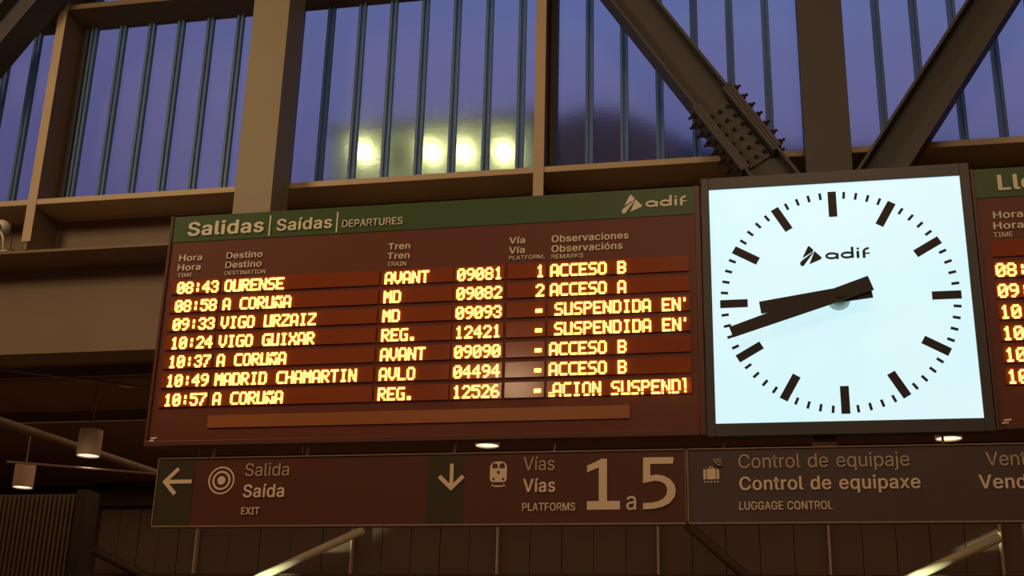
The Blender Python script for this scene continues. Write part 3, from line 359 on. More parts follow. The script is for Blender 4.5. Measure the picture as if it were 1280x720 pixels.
# ================================================================== STEELWORK
def hpost(x, label):
    r = empty('steel_post', (x, 3.9, 5.62), label, 'post', 'window posts')
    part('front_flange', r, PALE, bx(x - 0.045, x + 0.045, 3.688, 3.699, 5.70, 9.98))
    part('web', r, BEAM, bx(x - 0.012, x + 0.012, 3.699, 4.13, 5.62, 9.98))  # browner than the front flange: shade on the web put into colour
    part('rear_flange', r, BEAM, bx(x - 0.06, x + 0.06, 4.13, 4.145, 5.62, 9.98))
    return r
hpost(PX[1], 'slim upright steel post at the left, its pale edge ending below the window ledge')
hpost(PX[2], 'slim upright steel post left of the big bolted brace, between two lit-through windows')
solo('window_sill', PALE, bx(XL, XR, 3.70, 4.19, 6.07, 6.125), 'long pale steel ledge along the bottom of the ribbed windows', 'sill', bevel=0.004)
solo('transom_rail', BEAM, bx(XL, XR, 3.70, 4.12, 8.145, 8.20), 'brown horizontal steel rail across the top of the ribbed windows', 'rail', bevel=0.004)
def lower_beam():
    r = empty('edge_beam', (-2, 4.3, 4.75), 'deep brown steel edge beam running left to right below the window ledge', 'beam')
    part('web', r, BEAM, bx(XL, XR, 4.15, 4.17, 5.62, 6.07))
    part('middle_flange', r, BEAM, bx(XL, XR, 3.71, 4.18, 5.595, 5.62))
    part('face_plate', r, BEAM, bx(XL, XR, 4.15, 4.45, 4.90, 5.595))
    part('bottom_lip', r, BEAM, bx(XL, XR, 4.10, 4.45, 4.745, 4.90))
    return r
lower_beam()

def column(xa, xb, m, label):
    r = empty('truss_column', ((xa + xb) / 2, 3.47, 5.35), label, 'column')
    part('front_plate', r, m, bx(xa, xb, 3.30, 3.318, 5.70, 9.98), 0.003)
    part('side_plates', r, m, lambda bm: (box(bm, xa + 0.002, xa + 0.02, 3.318, 3.63, 5.70, 9.98), box(bm, xb - 0.02, xb - 0.002, 3.318, 3.63, 5.70, 9.98)))
    part('rear_plate', r, m, bx(xa, xb, 3.63, 3.648, 5.70, 9.98))
    part('foot_plate', r, m, bx(xa, xb, 3.30, 3.66, 5.68, 5.70))
    return r
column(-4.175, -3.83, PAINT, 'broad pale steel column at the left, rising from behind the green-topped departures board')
column(0.615, 0.965, PAINT_SHADE, 'broad dark steel column above the clock, between two slanting braces')

def diagonal(pA, pB, width, depth, label, splice=None):
    """H section with its web facing the hall; pA, pB axis points on the front plane"""
    A = Vector(pA); B = Vector(pB); d = (B - A).normalized(); L = (B - A).length; nrm = Vector((d.z, 0, -d.x))
    r = empty('diagonal_brace', A, label, 'brace')
    def quadbox(s0, s1, n0, n1, y0, y1):
        def fn(bm):
            v = []
            for y in (y0, y1):
                for s, q in ((s0, n0), (s1, n0), (s1, n1), (s0, n1)):
                    p = A + d * s + nrm * q; v.append(bm.verts.new((p.x, y, p.z)))
            for f in ((0, 1, 2, 3), (7, 6, 5, 4), (0, 4, 5, 1), (1, 5, 6, 2), (2, 6, 7, 3), (3, 7, 4, 0)): bm.faces.new([v[i] for i in f])
        return fn
    h = width / 2; Y = A.y
    part('flange', r, PAINT_SHADE, quadbox(0, L, h - 0.022, h, Y, Y + depth))
    part('flange', r, PAINT_SHADE, quadbox(0, L, -h, -h + 0.022, Y, Y + depth))
    part('web', r, PAINT_SHADE, quadbox(0, L, -h + 0.022, h - 0.022, Y + depth / 2 - 0.01, Y + depth / 2 + 0.01))
    if splice:
        s0, s1 = splice
        for sg in (1, -1):
            part('cover_plate', r, PAINT_SHADE, quadbox(s0 + (0 if sg < 0 else 0.0), s1, sg * h, sg * (h + 0.025), Y - 0.01, Y + depth + 0.01))
            part('cover_plate', r, PAINT_SHADE, quadbox(s0, s1, sg * (h - 0.05), sg * (h - 0.022), Y + 0.01, Y + depth / 2 - 0.02))
            nb = 7
            for k in range(nb):
                for yy in (Y + 0.06, Y + depth - 0.06):
                    s = s0 + 0.05 + (s1 - s0 - 0.1) * k / (nb - 1)
                    p0 = A + d * s + nrm * sg * (h + 0.025); p1 = p0 + nrm * sg * 0.035; p2 = p1 + nrm * sg * 0.03
                    p0.y = p1.y = p2.y = yy
                    part('bolt', r, BOLT, lambda bm: (tube(bm, [p0, p1], 0.024, 6), tube(bm, [p1, p2], 0.012, 6)))
        part('web_plate', r, PAINT_SHADE, quadbox(s0 + 0.05, s1 - 0.02, -h + 0.06, h - 0.06, Y + depth / 2 - 0.03, Y + depth / 2 - 0.01))
        for k in range(6):
            for q in (-0.08, 0.0, 0.08):
                s = s0 + 0.12 + (s1 - s0 - 0.2) * k / 5; p0 = A + d * s + nrm * q; p0.y = Y + depth / 2 - 0.03; p1 = p0 + Vector((0, -0.025, 0)); p2 = p1 + Vector((0, -0.025, 0))
                part('bolt', r, BOLT, lambda bm: (tube(bm, [p0, p1], 0.018, 6), tube(bm, [p1, p2], 0.009, 6)))
    return r
def ext(a, b, t0, t1): return a + (b - a) * t0, a + (b - a) * t1
a = at(793, 0, 3.3); b_ = at(973, 223, 3.3)
A, B = ext(a, b_, -0.9, 1.06)
la = (b_ - a).length
sA = (at(885, 120, 3.3) - A).length; sB = (at(952, 197, 3.3) - A).length
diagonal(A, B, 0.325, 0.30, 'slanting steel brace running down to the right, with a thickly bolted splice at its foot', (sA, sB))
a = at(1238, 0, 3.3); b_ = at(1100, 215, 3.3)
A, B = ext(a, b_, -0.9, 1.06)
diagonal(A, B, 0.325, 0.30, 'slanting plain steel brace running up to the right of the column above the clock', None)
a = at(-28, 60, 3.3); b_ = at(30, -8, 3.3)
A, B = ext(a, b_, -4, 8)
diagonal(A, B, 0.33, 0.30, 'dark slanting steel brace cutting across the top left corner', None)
def chord(bm):
    prism(bm, [(-0.25, 5.30), (1.95, 5.30), (1.62, 5.68), (0.05, 5.68)], 3.615, 3.65)
solo('gusset_plate', PAINT_SHADE, chord, 'dark steel gusset plate behind the top of the clock where the braces meet', 'plate')
solo('truss_chord', PAINT_SHADE, bx(XL, XR, 3.30, 3.62, 5.00, 5.30), 'dark lower truss chord hidden mostly behind the display boards', 'beam') if False else None

# small spotlight camera at the left edge
def cam_thing():
    p = at(3, 284, 3.72); r = empty('security_camera', (p.x, p.y, 5.62), 'small white round-headed camera on a thin strut at the far left edge', 'camera')
    def head(bm):
        prof = [(0.0, 0.02), (0.015, 0.045), (0.04, 0.066), (0.07, 0.070), (0.10, 0.064), (0.125, 0.045), (0.137, 0.0)]
        bmesh.ops.create_uvsphere(bm, u_segments=20, v_segments=12, radius=0.072, matrix=Matrix.Translation(p) @ Matrix.Diagonal((1, 1.2, 0.95, 1)))
    part('camera_head', r, WHITE, head, smooth=True)
    part('lens_ring', r, BLACK, lambda bm: tube(bm, [p + Vector((0.005, -0.07, -0.02)), p + Vector((0.006, -0.098, -0.03))], 0.03, 14))
    part('strut', r, WHITE, lambda bm: tube(bm, [p + Vector((0.02, -0.05, -0.05)), p + Vector((0.04, -0.02, -0.12)), (p.x + 0.05, p.y, 5.62)], 0.011, 8), smooth=True)
    part('base_plate', r, WHITE, bx(p.x + 0.0, p.x + 0.1, p.y - 0.02, p.y + 0.06, 5.62, 5.63))
    part('cable', r, BOLT, lambda bm: tube(bm, [p + Vector((0.06, 0.02, -0.03)), p + Vector((0.10, 0.02, -0.09)), (p.x + 0.09, p.y + 0.05, 5.66), (p.x + 0.16, p.y + 0.05, 5.64)], 0.006, 6))
cam_thing()

# ================================================================== BOARDS
def cabinet(bm, x0, x1, z0, z1, y0=0.002, y1=0.20):
    box(bm, x0, x1, y0, y1, z0, z1)
def departures():
    x0, x1, z0, z1 = -2.925, -0.045, 2.945, 4.2285
    r = empty('departures_board', ((x0 + x1) / 2, 0.1, z0), 'wide brown departures board with a green header and seven rows of amber dot-matrix text', 'display board')
    part('cabinet', r, CABINET, bx(x0, x1, 0.002, 0.065, z0, z1), 0.004)
    part('face_panel', r, FACE, bx(x0 + 0.016, x1 - 0.03, -0.001, 0.004, z0 + 0.03, 4.0762))
    part('side_trim', r, CABINET, bx(x0, x0 + 0.014, -0.010, 0.002, z0, z1))
    part('side_trim', r, CABINET, bx(x1 - 0.028, x1, -0.012, 0.002, z0, z1), 0.003)
    part('bottom_trim', r, CABINET, bx(x0, x1 - 0.03, -0.012, 0.002, z0, z0 + 0.028), 0.003)
    hb = part('header_band', r, GREEN, bx(x0 + 0.012, -0.0575, -0.004, 0.004, 4.0762, 4.2265))
    Y = -0.007
    lettering('title_lettering', hb, 'Salidas', -2.820, -2.377, 4.108, 0.080, LETTER, 0.026, Y)
    lettering('title_lettering', hb, '|', -2.348, -2.339, 4.106, 0.072, LETTER, 0.0, Y)
    lettering('title_lettering', hb, 'Saídas', -2.304, -1.989, 4.109, 0.068, LETTER, 0.022, Y)
    lettering('title_lettering', hb, '|', -1.966, -1.958, 4.104, 0.072, LETTER, 0.0, Y)
    lettering('title_lettering', hb, 'DEPARTURES', -1.932, -1.598, 4.109, 0.041, LETTER, 0.010, Y)
    emblem('railway_emblem', hb, LETTER, -0.440, 4.099, 0.328, Y)
    Y = -0.004
    H = [('Hora', -2.852, -2.718, 3.964, .036, 1), ('Hora', -2.854, -2.721, 3.909, .036, 1), ('TIME', -2.850, -2.766, 3.872, .022, 0),
         ('Destino', -2.577, -2.371, 3.965, .036, 1), ('Destino', -2.578, -2.371, 3.911, .036, 1), ('DESTINATION', -2.577, -2.346, 3.871, .022, 0),
         ('Tren', -1.669, -1.550, 3.968, .036, 1), ('Tren', -1.671, -1.550, 3.915, .036, 1), ('TRAIN', -1.669, -1.566, 3.875, .023, 0),
         ('Vía', -1.021, -0.938, 3.966, .036, 1), ('Vía', -1.021, -0.938, 3.912, .036, 1), ('PLATFORM.', -1.020, -0.835, 3.877, .022, 0),
         ('Observaciones', -0.800, -0.406, 3.962, .038, 1), ('Observacións', -0.800, -0.437, 3.908, .038, 1), ('REMARKS', -0.799, -0.636, 3.872, .024, 0)]
    for s, a, b_, z, c, bold in H: lettering('heading_lettering', r, s, a, b_, z, c, LETTER, 0.018 if bold else 0.007, Y)
    cols = [(-2.872, -2.598), (-2.588, -1.708), (-1.695, -1.310), (-1.302, -1.040), (-1.024, -0.826), (-0.814, -0.108)]
    T = [('08:43', 'OURENSE', 'AVANT', '09081', '1', 'ACCESO B'), ('08:58', 'A CORUÑA', 'MD', '09082', '2', 'ACCESO A'),
         ('09:33', 'VIGO URZAIZ', 'MD', '09093', '-', "\u00bdSUSPENDIDA EN'"), ('10:24', 'VIGO GUIXAR', 'REG.', '12421', '-', "\u00bdSUSPENDIDA EN'"),
         ('10:37', 'A CORUÑA', 'AVANT', '09090', '-', 'ACCESO B'), ('10:49', 'MADRID CHAMARTIN', 'AVLO', '04494', '-', 'ACCESO B'),
         ('10:57', 'A CORUÑA', 'REG.', '12526', '-', None)]
    starts = [-2.838, -2.5645, -1.6737, -1.286, -0.8745, -0.8018]
    for i, row in enumerate(T):
        zt = 3.853 - i * 0.1037
        for j, (s, (ca, cb)) in enumerate(zip(row, cols)):
            st = part('display_strip', r, STRIP, bx(ca, cb, -0.009, 0.001, zt - 0.079, zt))
            if j == 5 and i == 6:
                led_text(st, ".", -0.8088, i, True); led_text(st, 'ACION', -0.7809, i, True); led_text(st, 'SUSPEND', -0.4946, i, True)
                def last(bm):
                    for r_, line in enumerate(('110', '010', '010', '010', '010', '010', '010')):
                        for c, bit in enumerate(line):
                            if bit == '1':
                                z_ = TOP - 6 * ROW - r_ * VP - (0.35 * VP if r_ == 6 else 0)
                                box(bm, -0.1497 + c * HP - .0009, -0.1497 + (c + 1) * HP + .0009, -0.034, -0.030, z_ - VP * (0.55 if r_ == 5 else .96), z_)
                part('led_text', st, LED, last)['kind'] = 'stuff'
            else:
                led_text(st, s, starts[j], i)
    part('ticker_strip', r, TICKER, bx(-2.585, -0.407, -0.008, 0.001, 3.037, 3.102))
    # maker's mark at the lower left corner
    def mark(bm, ox=-2.905, oz=2.972):
        prism(bm, [(ox + 0.016, oz + 0.012), (ox + 0.046, oz + 0.015), (ox + 0.041, oz + 0.023), (ox + 0.008, oz + 0.019)], -0.006, -0.001)
        prism(bm, [(ox, oz - 0.001), (ox + 0.030, oz + 0.003), (ox + 0.034, oz + 0.009), (ox + 0.005, oz + 0.007)], -0.006, -0.001)
    part('maker_mark', r, LETTER, mark)
departures()

def arrivals():
    x0, x1, z0, z1 = 1.250, 4.16, 2.945, 4.2285
    r = empty('arrivals_board', ((x0 + x1) / 2, 0.1, z0), 'brown display board right of the clock, its green header starting with Lle', 'display board')
    part('cabinet', r, CABINET, bx(x0, x1, 0.002, 0.065, z0, z1), 0.004)
    part('side_trim', r, CABINET, bx(x0, x0 + 0.012, -0.010, 0.002, z0, z1))
    part('bottom_trim', r, CABINET, bx(x0 + 0.03, x1, -0.012, 0.002, z0, z0 + 0.028), 0.003)
    part('face_panel', r, FACE, bx(x0 + 0.016, x1 - 0.02, -0.001, 0.004, z0 + 0.03, 4.0762))
    hb = part('header_band', r, GREEN, bx(1.266, x1 - 0.02, -0.004, 0.004, 4.0762, 4.2265))
    lettering('title_lettering', hb, 'Llegadas', 1.370, 1.905, 4.110, 0.080, LETTER, 0.026, -0.007)
    for s, a, b_, z, c, bold in [('Hora', 1.334, 1.468, 3.967, .036, 1), ('Hora', 1.330, 1.465, 3.912, .036, 1), ('TIME', 1.326, 1.412, 3.872, .024, 0)]:
        lettering('heading_lettering', r, s, a, b_, z, c, LETTER, 0.018 if bold else 0.007, -0.004)
    cols = [(1.31, 1.585), (1.60, 2.48), (2.49, 2.87), (2.88, 3.15), (3.16, 3.36), (3.37, 4.08)]
    T = ['', '08:', '09:', '10:', '10:', '10:', '10:']
    for i in range(7):
        zt = 3.853 - i * 0.1037
        for j, (ca, cb) in enumerate(cols):
            st = part('display_strip', r, STRIP, bx(ca, cb, -0.009, 0.001, zt - 0.079, zt))
            if j == 0 and T[i]: led_text(st, T[i], 1.3187, i)
    part('ticker_strip', r, TICKER, bx(1.60, 3.78, -0.008, 0.001, 3.037, 3.102))
    def mark(bm, ox=1.272, oz=2.972):
        prism(bm, [(ox + 0.016, oz + 0.012), (ox + 0.046, oz + 0.015), (ox + 0.041, oz + 0.023), (ox + 0.008, oz + 0.019)], -0.006, -0.001)
        prism(bm, [(ox, oz - 0.001), (ox + 0.030, oz + 0.003), (ox + 0.034, oz + 0.009), (ox + 0.005, oz + 0.007)], -0.006, -0.001)
    part('maker_mark', r, LETTER, mark)
arrivals()

def clock():
    r = empty('station_clock', (0.6, 0.1, 2.935), 'large square backlit white clock with black hour bars and hands, between the two boards', 'clock')
    x0, x1, z0, z1 = -0.040, 1.246, 2.938, 4.262
    part('housing', r, BEZEL, bx(x0, x1, 0.004, 0.068, z0, z1), 0.006)
    def rim(bm):
        for a in ((x0, 0.0, z0, z1), (1.2, x1, z0, z1)): box(bm, a[0], a[1], -0.012, 0.006, a[2], a[3])
        box(bm, 0, 1.2, -0.012, 0.006, z0, 3.0); box(bm, 0, 1.2, -0.012, 0.006, 4.2, z1)
    part('bezel', r, BEZEL, rim, 0.002)
    part('dial', r, DIAL, bx(0.0, 1.2, -0.002, 0.004, 3.0, 4.2))
    cx, cz = 0.597, 3.594
    def mk(name, ang, r0, r1, wd, y0=-0.006, y1=-0.002, m=BLACK, w2=None):
        a = math.radians(ang); d = (math.sin(a), math.cos(a)); q = (d[1], -d[0]); w2 = wd if w2 is None else w2
        return part(name, r, m, lambda bm: prism(bm, [(cx + d[0] * rr + q[0] * s * ww / 2, cz + d[1] * rr + q[1] * s * ww / 2) for rr, s, ww in ((r0, -1, wd), (r0, 1, wd), (r1, 1, w2), (r1, -1, w2))], y0, y1))
    for k in range(60):
        if k % 5 == 0: mk('hour_mark', k * 6, 0.427, 0.559, 0.040)
        else: mk('minute_mark', k * 6, 0.522, 0.557, 0.0125)
    emblem('railway_emblem', r, BLACK, EX0, EZ0, EX1 - EX0, -0.006)
    part('spindle', r, HUBM, lambda bm: tube(bm, [(cx, -0.002, cz), (cx, -0.07, cz)], 0.05, 24, radii=[0.055, 0.035]), smooth=True)  # flared cone doubles as the hub's shadow on the dial
    mk('hour_hand', 262.6, -0.150, 0.372, 0.078, -0.074, -0.066, w2=0.060)
    mk('minute_hand', 251.6, -0.155, 0.536, 0.074, -0.088, -0.080, w2=0.054)
    part('spindle_cap', r, BLACK, lambda bm: tube(bm, [(cx, -0.066, cz), (cx, -0.092, cz)], 0.02, 20))
clock()

# rail and hangers that carry boards and signs
def hanger():
    r = empty('mounting_rail', (0.3, 0.12, 2.89), 'thin brown mounting rail running between the display boards and the hanging signs', 'rail')
    part('rail_tube', r, CABINET, bx(-2.83, 3.3, 0.07, 0.10, 2.897, 2.909))
    for x in (-2.56, -2.05, -1.28, -0.78, 0.03, 1.02, 2.2):
        part('hanger_rod', r, TRIM, bx(x - 0.005, x + 0.005, 0.045, 0.055, 2.884, 2.945))
    part('bracket_plate', r, CABINET, bx(0.44, 0.55, 0.03, 0.045, 2.886, 2.937))
hanger()

def sign_base(name, x0, x1, label, m=None):
    r = empty(name, ((x0 + x1) / 2, 0.03, 2.532), label, 'sign')
    part('panel', r, m or SIGN, bx(x0, x1, 0.0, 0.055, 2.532, 2.884), 0.002)
    def edge(bm):
        e_ = 0.007
        box(bm, x0, x1, -0.006, 0.0, 2.532, 2.532 + e_); box(bm, x0, x1, -0.006, 0.0, 2.884 - e_ * 0.7, 2.884)
        box(bm, x0, x0 + e_ * 0.8, -0.006, 0.0, 2.532, 2.884); box(bm, x1 - e_ * 0.4, x1, -0.006, 0.0, 2.532, 2.884)
    part('edge_trim', r, TRIM, edge)
    return r
def poly_part(name, r, m, polys, y=-0.003):
    return part(name, r, m, lambda bm: [prism(bm, pl, y - 0.0004 * k, y + 0.003) for k, pl in enumerate(polys)])
def stroke(p, q, wd):
    a = Vector((p[0], p[1])); b_ = Vector((q[0], q[1])); d = (b_ - a).normalized(); nn = Vector((-d.y, d.x)) * wd / 2
    return [tuple(a + nn), tuple(b_ + nn), tuple(b_ - nn), tuple(a - nn)]
def ringp(cx, cz, R0, R1, a0=0, a1=360, n=28):
    out = []
    for k in range(n):
        t0 = math.radians(a0 + (a1 - a0) * k / n); t1 = math.radians(a0 + (a1 - a0) * (k + 1) / n)
        out.append([(cx + R1 * math.cos(t0), cz + R1 * math.sin(t0)), (cx + R1 * math.cos(t1), cz + R1 * math.sin(t1)), (cx + R0 * math.cos(t1), cz + R0 * math.sin(t1)), (cx + R0 * math.cos(t0), cz + R0 * math.sin(t0))])
    return out
def disc(cx, cz, R_, n=24): return [(cx + R_ * math.cos(2 * math.pi * k / n), cz + R_ * math.sin(2 * math.pi * k / n)) for k in range(n)]
def rrect(x0, x1, z0, z1, rt, rb, n=6):
    pts = []
    for cx, cz, rr_, a0 in ((x1 - rt, z1 - rt, rt, 0), (x0 + rt, z1 - rt, rt, 90), (x0 + rb, z0 + rb, rb, 180), (x1 - rb, z0 + rb, rb, 270)):
        for k in range(n + 1):
            a = math.radians(a0 + 90 * k / n); pts.append((cx + rr_ * math.cos(a), cz + rr_ * math.sin(a)))
    return pts
def exit_sign():
    r = sign_base('direction_sign', -2.834, -0.146, 'long dark hanging sign reading EXIT and PLATFORMS, below the departures board')
    g1 = part('green_field', r, SIGN_G, bx(-2.828, -2.629, -0.0015, 0.001, 2.539, 2.879)); g2 = part('green_field', r, SIGN_G, bx(-1.398, -1.216, -0.0015, 0.001, 2.539, 2.879))
    poly_part('arrow', r, SIGN_L, [stroke((-2.775, 2.7615), (-2.638, 2.7615), 0.020), stroke((-2.790, 2.756), (-2.716, 2.828), 0.020), stroke((-2.790, 2.767), (-2.722, 2.698), 0.020)], -0.005)
    poly_part('target_symbol', r, SIGN_L, [disc(-2.477, 2.765, 0.0215)])
    part('target_ring', r, SIGN_L, lambda bm: [prism(bm, q, -0.003, 0) for q in ringp(-2.477, 2.765, 0.0625, 0.0705)])
    part('target_ring', r, SIGN_L, lambda bm: [prism(bm, q, -0.003, 0) for q in ringp(-2.477, 2.765, 0.0385, 0.0485)])
    lettering('lettering', r, 'Salida', -2.352, -2.118, 2.785, 0.064, SIGN_L2, 0.000)
    lettering('lettering', r, 'Saída', -2.353, -2.134, 2.678, 0.064, SIGN_L, 0.018)
    lettering('lettering', r, 'EXIT', -2.353, -2.257, 2.592, 0.036, SIGN_L, 0.013)
    poly_part('arrow', r, SIGN_L, [stroke((-1.277, 2.722), (-1.277, 2.831), 0.018), stroke((-1.283, 2.706), (-1.218, 2.770), 0.020), stroke((-1.271, 2.706), (-1.338, 2.770), 0.020)], -0.005)
    # train front symbol
    tx0, tx1 = -1.086, -1.003
    tr = part('train_symbol', r, SIGN_L, lambda bm: (prism(bm, rrect(tx0, tx1, 2.738, 2.838, 0.030, 0.016), -0.003, 0.0),
        prism(bm, [(tx0 + 0.010, 2.715), (tx1 - 0.010, 2.715), (tx1 - 0.010, 2.722), (tx0 + 0.010, 2.722)], -0.003, 0.0),
        prism(bm, [(tx0 + 0.006, 2.715), (tx0 + 0.018, 2.715), (tx0 + 0.016, 2.730), (tx0 + 0.012, 2.730)], -0.003, 0.0), prism(bm, [(tx1 - 0.018, 2.715), (tx1 - 0.006, 2.715), (tx1 - 0.012, 2.730), (tx1 - 0.016, 2.730)], -0.003, 0.0)))
    part('window_cutouts', tr, SIGN, lambda bm: (prism(bm, rrect(tx0 + 0.011, tx0 + 0.037, 2.806, 2.830, 0.012, 0.003), -0.0045, -0.003), prism(bm, rrect(tx1 - 0.037, tx1 - 0.011, 2.806, 2.830, 0.012, 0.003), -0.0045, -0.003),
        prism(bm, disc(-1.0445, 2.786, 0.0075), -0.0045, -0.003), prism(bm, disc(tx0 + 0.018, 2.753, 0.006), -0.0045, -0.003), prism(bm, disc(tx1 - 0.018, 2.753, 0.006), -0.0045, -0.003)))
    lettering('lettering', r, 'Vías', -0.921, -0.770, 2.793, 0.064, SIGN_L2, 0.000)
    lettering('lettering', r, 'Vías', -0.921, -0.765, 2.688, 0.064, SIGN_L, 0.018)
    lettering('lettering', r, 'PLATFORMS', -0.923, -0.668, 2.598, 0.038, SIGN_L, 0.012)
    poly_part('numeral', r, SIGN_L, [[(-0.612, 2.602), (-0.456, 2.602), (-0.456, 2.642), (-0.612, 2.642)], [(-0.556, 2.642), (-0.517, 2.642), (-0.517, 2.843), (-0.545, 2.843), (-0.556, 2.836)], [(-0.556, 2.836), (-0.612, 2.811), (-0.612, 2.779), (-0.556, 2.803)]])
    lettering('lettering', r, 'a', -0.426, -0.380, 2.600, 0.0855, SIGN_L, 0.006)
    five = [[(-0.345, 2.815), (-0.205, 2.815), (-0.202, 2.846), (-0.345, 2.846)], [(-0.347, 2.724), (-0.312, 2.740), (-0.312, 2.815), (-0.345, 2.815)]]
    # bowl of the 5
    cxx, czz = -0.290, 2.681
    bowl = []
    for k in range(26):
        def P_(k, o):
            a = math.radians(128 - 226 * k / 26); a_ = a
            rx, rz = (0.098, 0.080) if o else (0.058, 0.048)
            return (cxx + rx * math.cos(a_), czz + rz * math.sin(a_))
        bowl.append([P_(k, 1), P_(k + 1, 1), P_(k + 1, 0), P_(k, 0)])
    O = [(-0.347, 2.724), (-0.318, 2.758), (-0.285, 2.764), (-0.250, 2.758), (-0.220, 2.742), (-0.200, 2.716), (-0.194, 2.688), (-0.200, 2.658), (-0.222, 2.630), (-0.260, 2.611), (-0.300, 2.603), (-0.347, 2.601)]
    I = [(-0.347, 2.724), (-0.318, 2.730), (-0.287, 2.735), (-0.262, 2.730), (-0.245, 2.720), (-0.236, 2.704), (-0.233, 2.688), (-0.238, 2.668), (-0.252, 2.650), (-0.275, 2.638), (-0.305, 2.632), (-0.347, 2.630)]
    five += [[O[k], O[k + 1], I[k + 1], I[k]] if k else [O[0], O[1], I[1]] for k in range(len(O) - 1)]
    poly_part('numeral', r, SIGN_L, five)
exit_sign()
def luggage_sign():
    r = sign_base('luggage_sign', -0.1405, 3.3, 'long dark hanging sign with a suitcase symbol and LUGGAGE CONTROL, below the clock', SIGN2)
    def case(bm):
        for a, b_ in ((-0.066, -0.052), (-0.047, -0.012), (-0.007, 0.007)): pass
        prism(bm, rrect(-0.065, -0.053, 2.738, 2.786, 0.004, 0.004, 2), -0.003, 0); prism(bm, rrect(-0.049, -0.018 + 0.010, 2.738, 2.788, 0.003, 0.003, 2), -0.003, 0); prism(bm, rrect(-0.004, 0.008, 2.738, 2.786, 0.004, 0.004, 2), -0.003, 0)
        for k in range(5): prism(bm, disc(-0.058 + k * 0.0148, 2.727, 0.0042, 8), -0.003, 0)
        for pl in ringp(-0.0285, 2.788, 0.007, 0.0115, 0, 180, 8): prism(bm, pl, -0.003, 0)
    part('suitcase_symbol', r, SIGN_L, case)
    poly_part('signal_arcs', r, SIGN_L2, [q for R_ in (0.012, 0.024, 0.036) for q in ringp(0.020, 2.836, R_ - 0.0045, R_, 180, 272, 8)])
    lettering('lettering', r, 'Control de equipaje', 0.099, 0.861, 2.788, 0.064, SIGN_L2, 0.000)
    lettering('lettering', r, 'Control de equipaxe', 0.099, 0.901, 2.686, 0.062, SIGN_L, 0.016)
    lettering('lettering', r, 'LUGGAGE CONTROL', 0.095, 0.512, 2.595, 0.038, SIGN_L, 0.012)
    lettering('lettering', r, 'Venta', 1.190, 1.400, 2.784, 0.062, SIGN_L2, 0.000)
    lettering('lettering', r, 'Venda', 1.151, 1.398, 2.681, 0.062, SIGN_L, 0.016)
luggage_sign()

# ================================================================== CONCOURSE BEYOND AND BELOW
def pendant(px, py, Y, ztop, label, grp='pendant lamps below the beam'):
    c = at(px, py, Y); r = empty('pendant_lamp', (c.x, Y, c.z), label, 'lamp', grp)
    R_ = 0.118; H_ = 0.27
    def body(bm):
        n = 28; prof = [(R_ * 0.2, H_ + 0.0), (R_ * 0.96, H_), (R_, H_ - 0.01), (R_, 0.0), (R_ - 0.006, 0.0), (R_ - 0.006, 0.012)]
        rings = [[bm.verts.new((c.x + q * math.cos(2 * math.pi * k / n), Y + q * math.sin(2 * math.pi * k / n), c.z + z)) for k in range(n)] for q, z in prof]
        for a, b_ in zip(rings, rings[1:]):
            for k in range(n): bm.faces.new((a[k], a[(k + 1) % n], b_[(k + 1) % n], b_[k]))
        bm.faces.new(rings[0])
    part('lamp_body', r, LAMPM, body, smooth=False)
    part('lens', r, LAMPE, lambda bm: tube(bm, [(c.x, Y, c.z + 0.012), (c.x, Y, c.z + 0.02)], R_ - 0.008, 28))
    part('cable', r, CABLE, lambda bm: tube(bm, [(c.x, Y, c.z + H_), (c.x, Y, ztop)], 0.011, 6))
    l = bpy.data.lights.new('lamp_light', 'SPOT'); l.energy = 6; l.color = (1, .78, .5); l.spot_size = 2.2; l.spot_blend = 0.7; l.shadow_soft_size = 0.1
    o = bpy.data.objects.new('lamp_light', l); COL.objects.link(o); o.parent = r; o.location = (0, 0, -0.02)
zt1 = at(122, 478, 5.6).z + 0.0; zt2 = at(34, 545, 7.4).z
pendant(110, 570, 5.6, zt1, 'cylindrical pendant lamp left of the departures board, the higher and larger of the two there')
pendant(28, 609.5, 7.4, zt2, 'cylindrical pendant lamp nearest the lower left corner')
pendant(609, 557.5, 5.6, 5.12, 'pendant lamp showing as a bright oval just under the departures board')
pendant(1186, 548.8, 5.6, 5.12, 'pendant lamp showing as a bright oval just under the clock')

def line_z(name, p, q, Z, r_, label, cat, m, ext0=0.4, ext1=1.0, n=8, rods=(0.04, 0.94)):
    a = atz(*p, Z); b_ = atz(*q, Z); A, B = ext(a, b_, -ext0, 1 + ext1)
    r = empty(name, (A + B) / 2, label, cat)
    part('tube', r, m, lambda bm: tube(bm, [A, B], r_, n), smooth=True)
    for q in [A + (B - A) * f_ for f_ in rods]:
        part('hanger_rod', r, CABLE, lambda bm: tube(bm, [q, (q.x, q.y, 5.125)], 0.006, 6))
    return r
line_z('cable_conduit', (0, 461), (190, 485), zt1, 0.016, 'thin conduit sloping right above the higher pendant lamp at the left', 'conduit', CABLE, 0.5, 1.2)
c0 = atz(150, 480.5, zt1); c1 = atz(165, 482.3, zt1)
solo('conduit_coupling', LAMPM, lambda bm: tube(bm, [c0, c1], 0.026, 10), 'short pale coupling on the thin conduit near the departures board', 'coupling')
line_z('round_duct', (0, 527), (190, 590), zt2 + 0.07, 0.055, 'thick round duct running away diagonally behind the pendant lamps', 'duct', DUCT, 0.6, 0.5, 16)
line_z('cable_conduit', (8, 577), (190, 592), 3.98, 0.012, 'thin lower conduit passing over the lamp nearest the lower left corner', 'conduit', CABLE, 0.0, 1.2, 8, (0.6, 0.95))
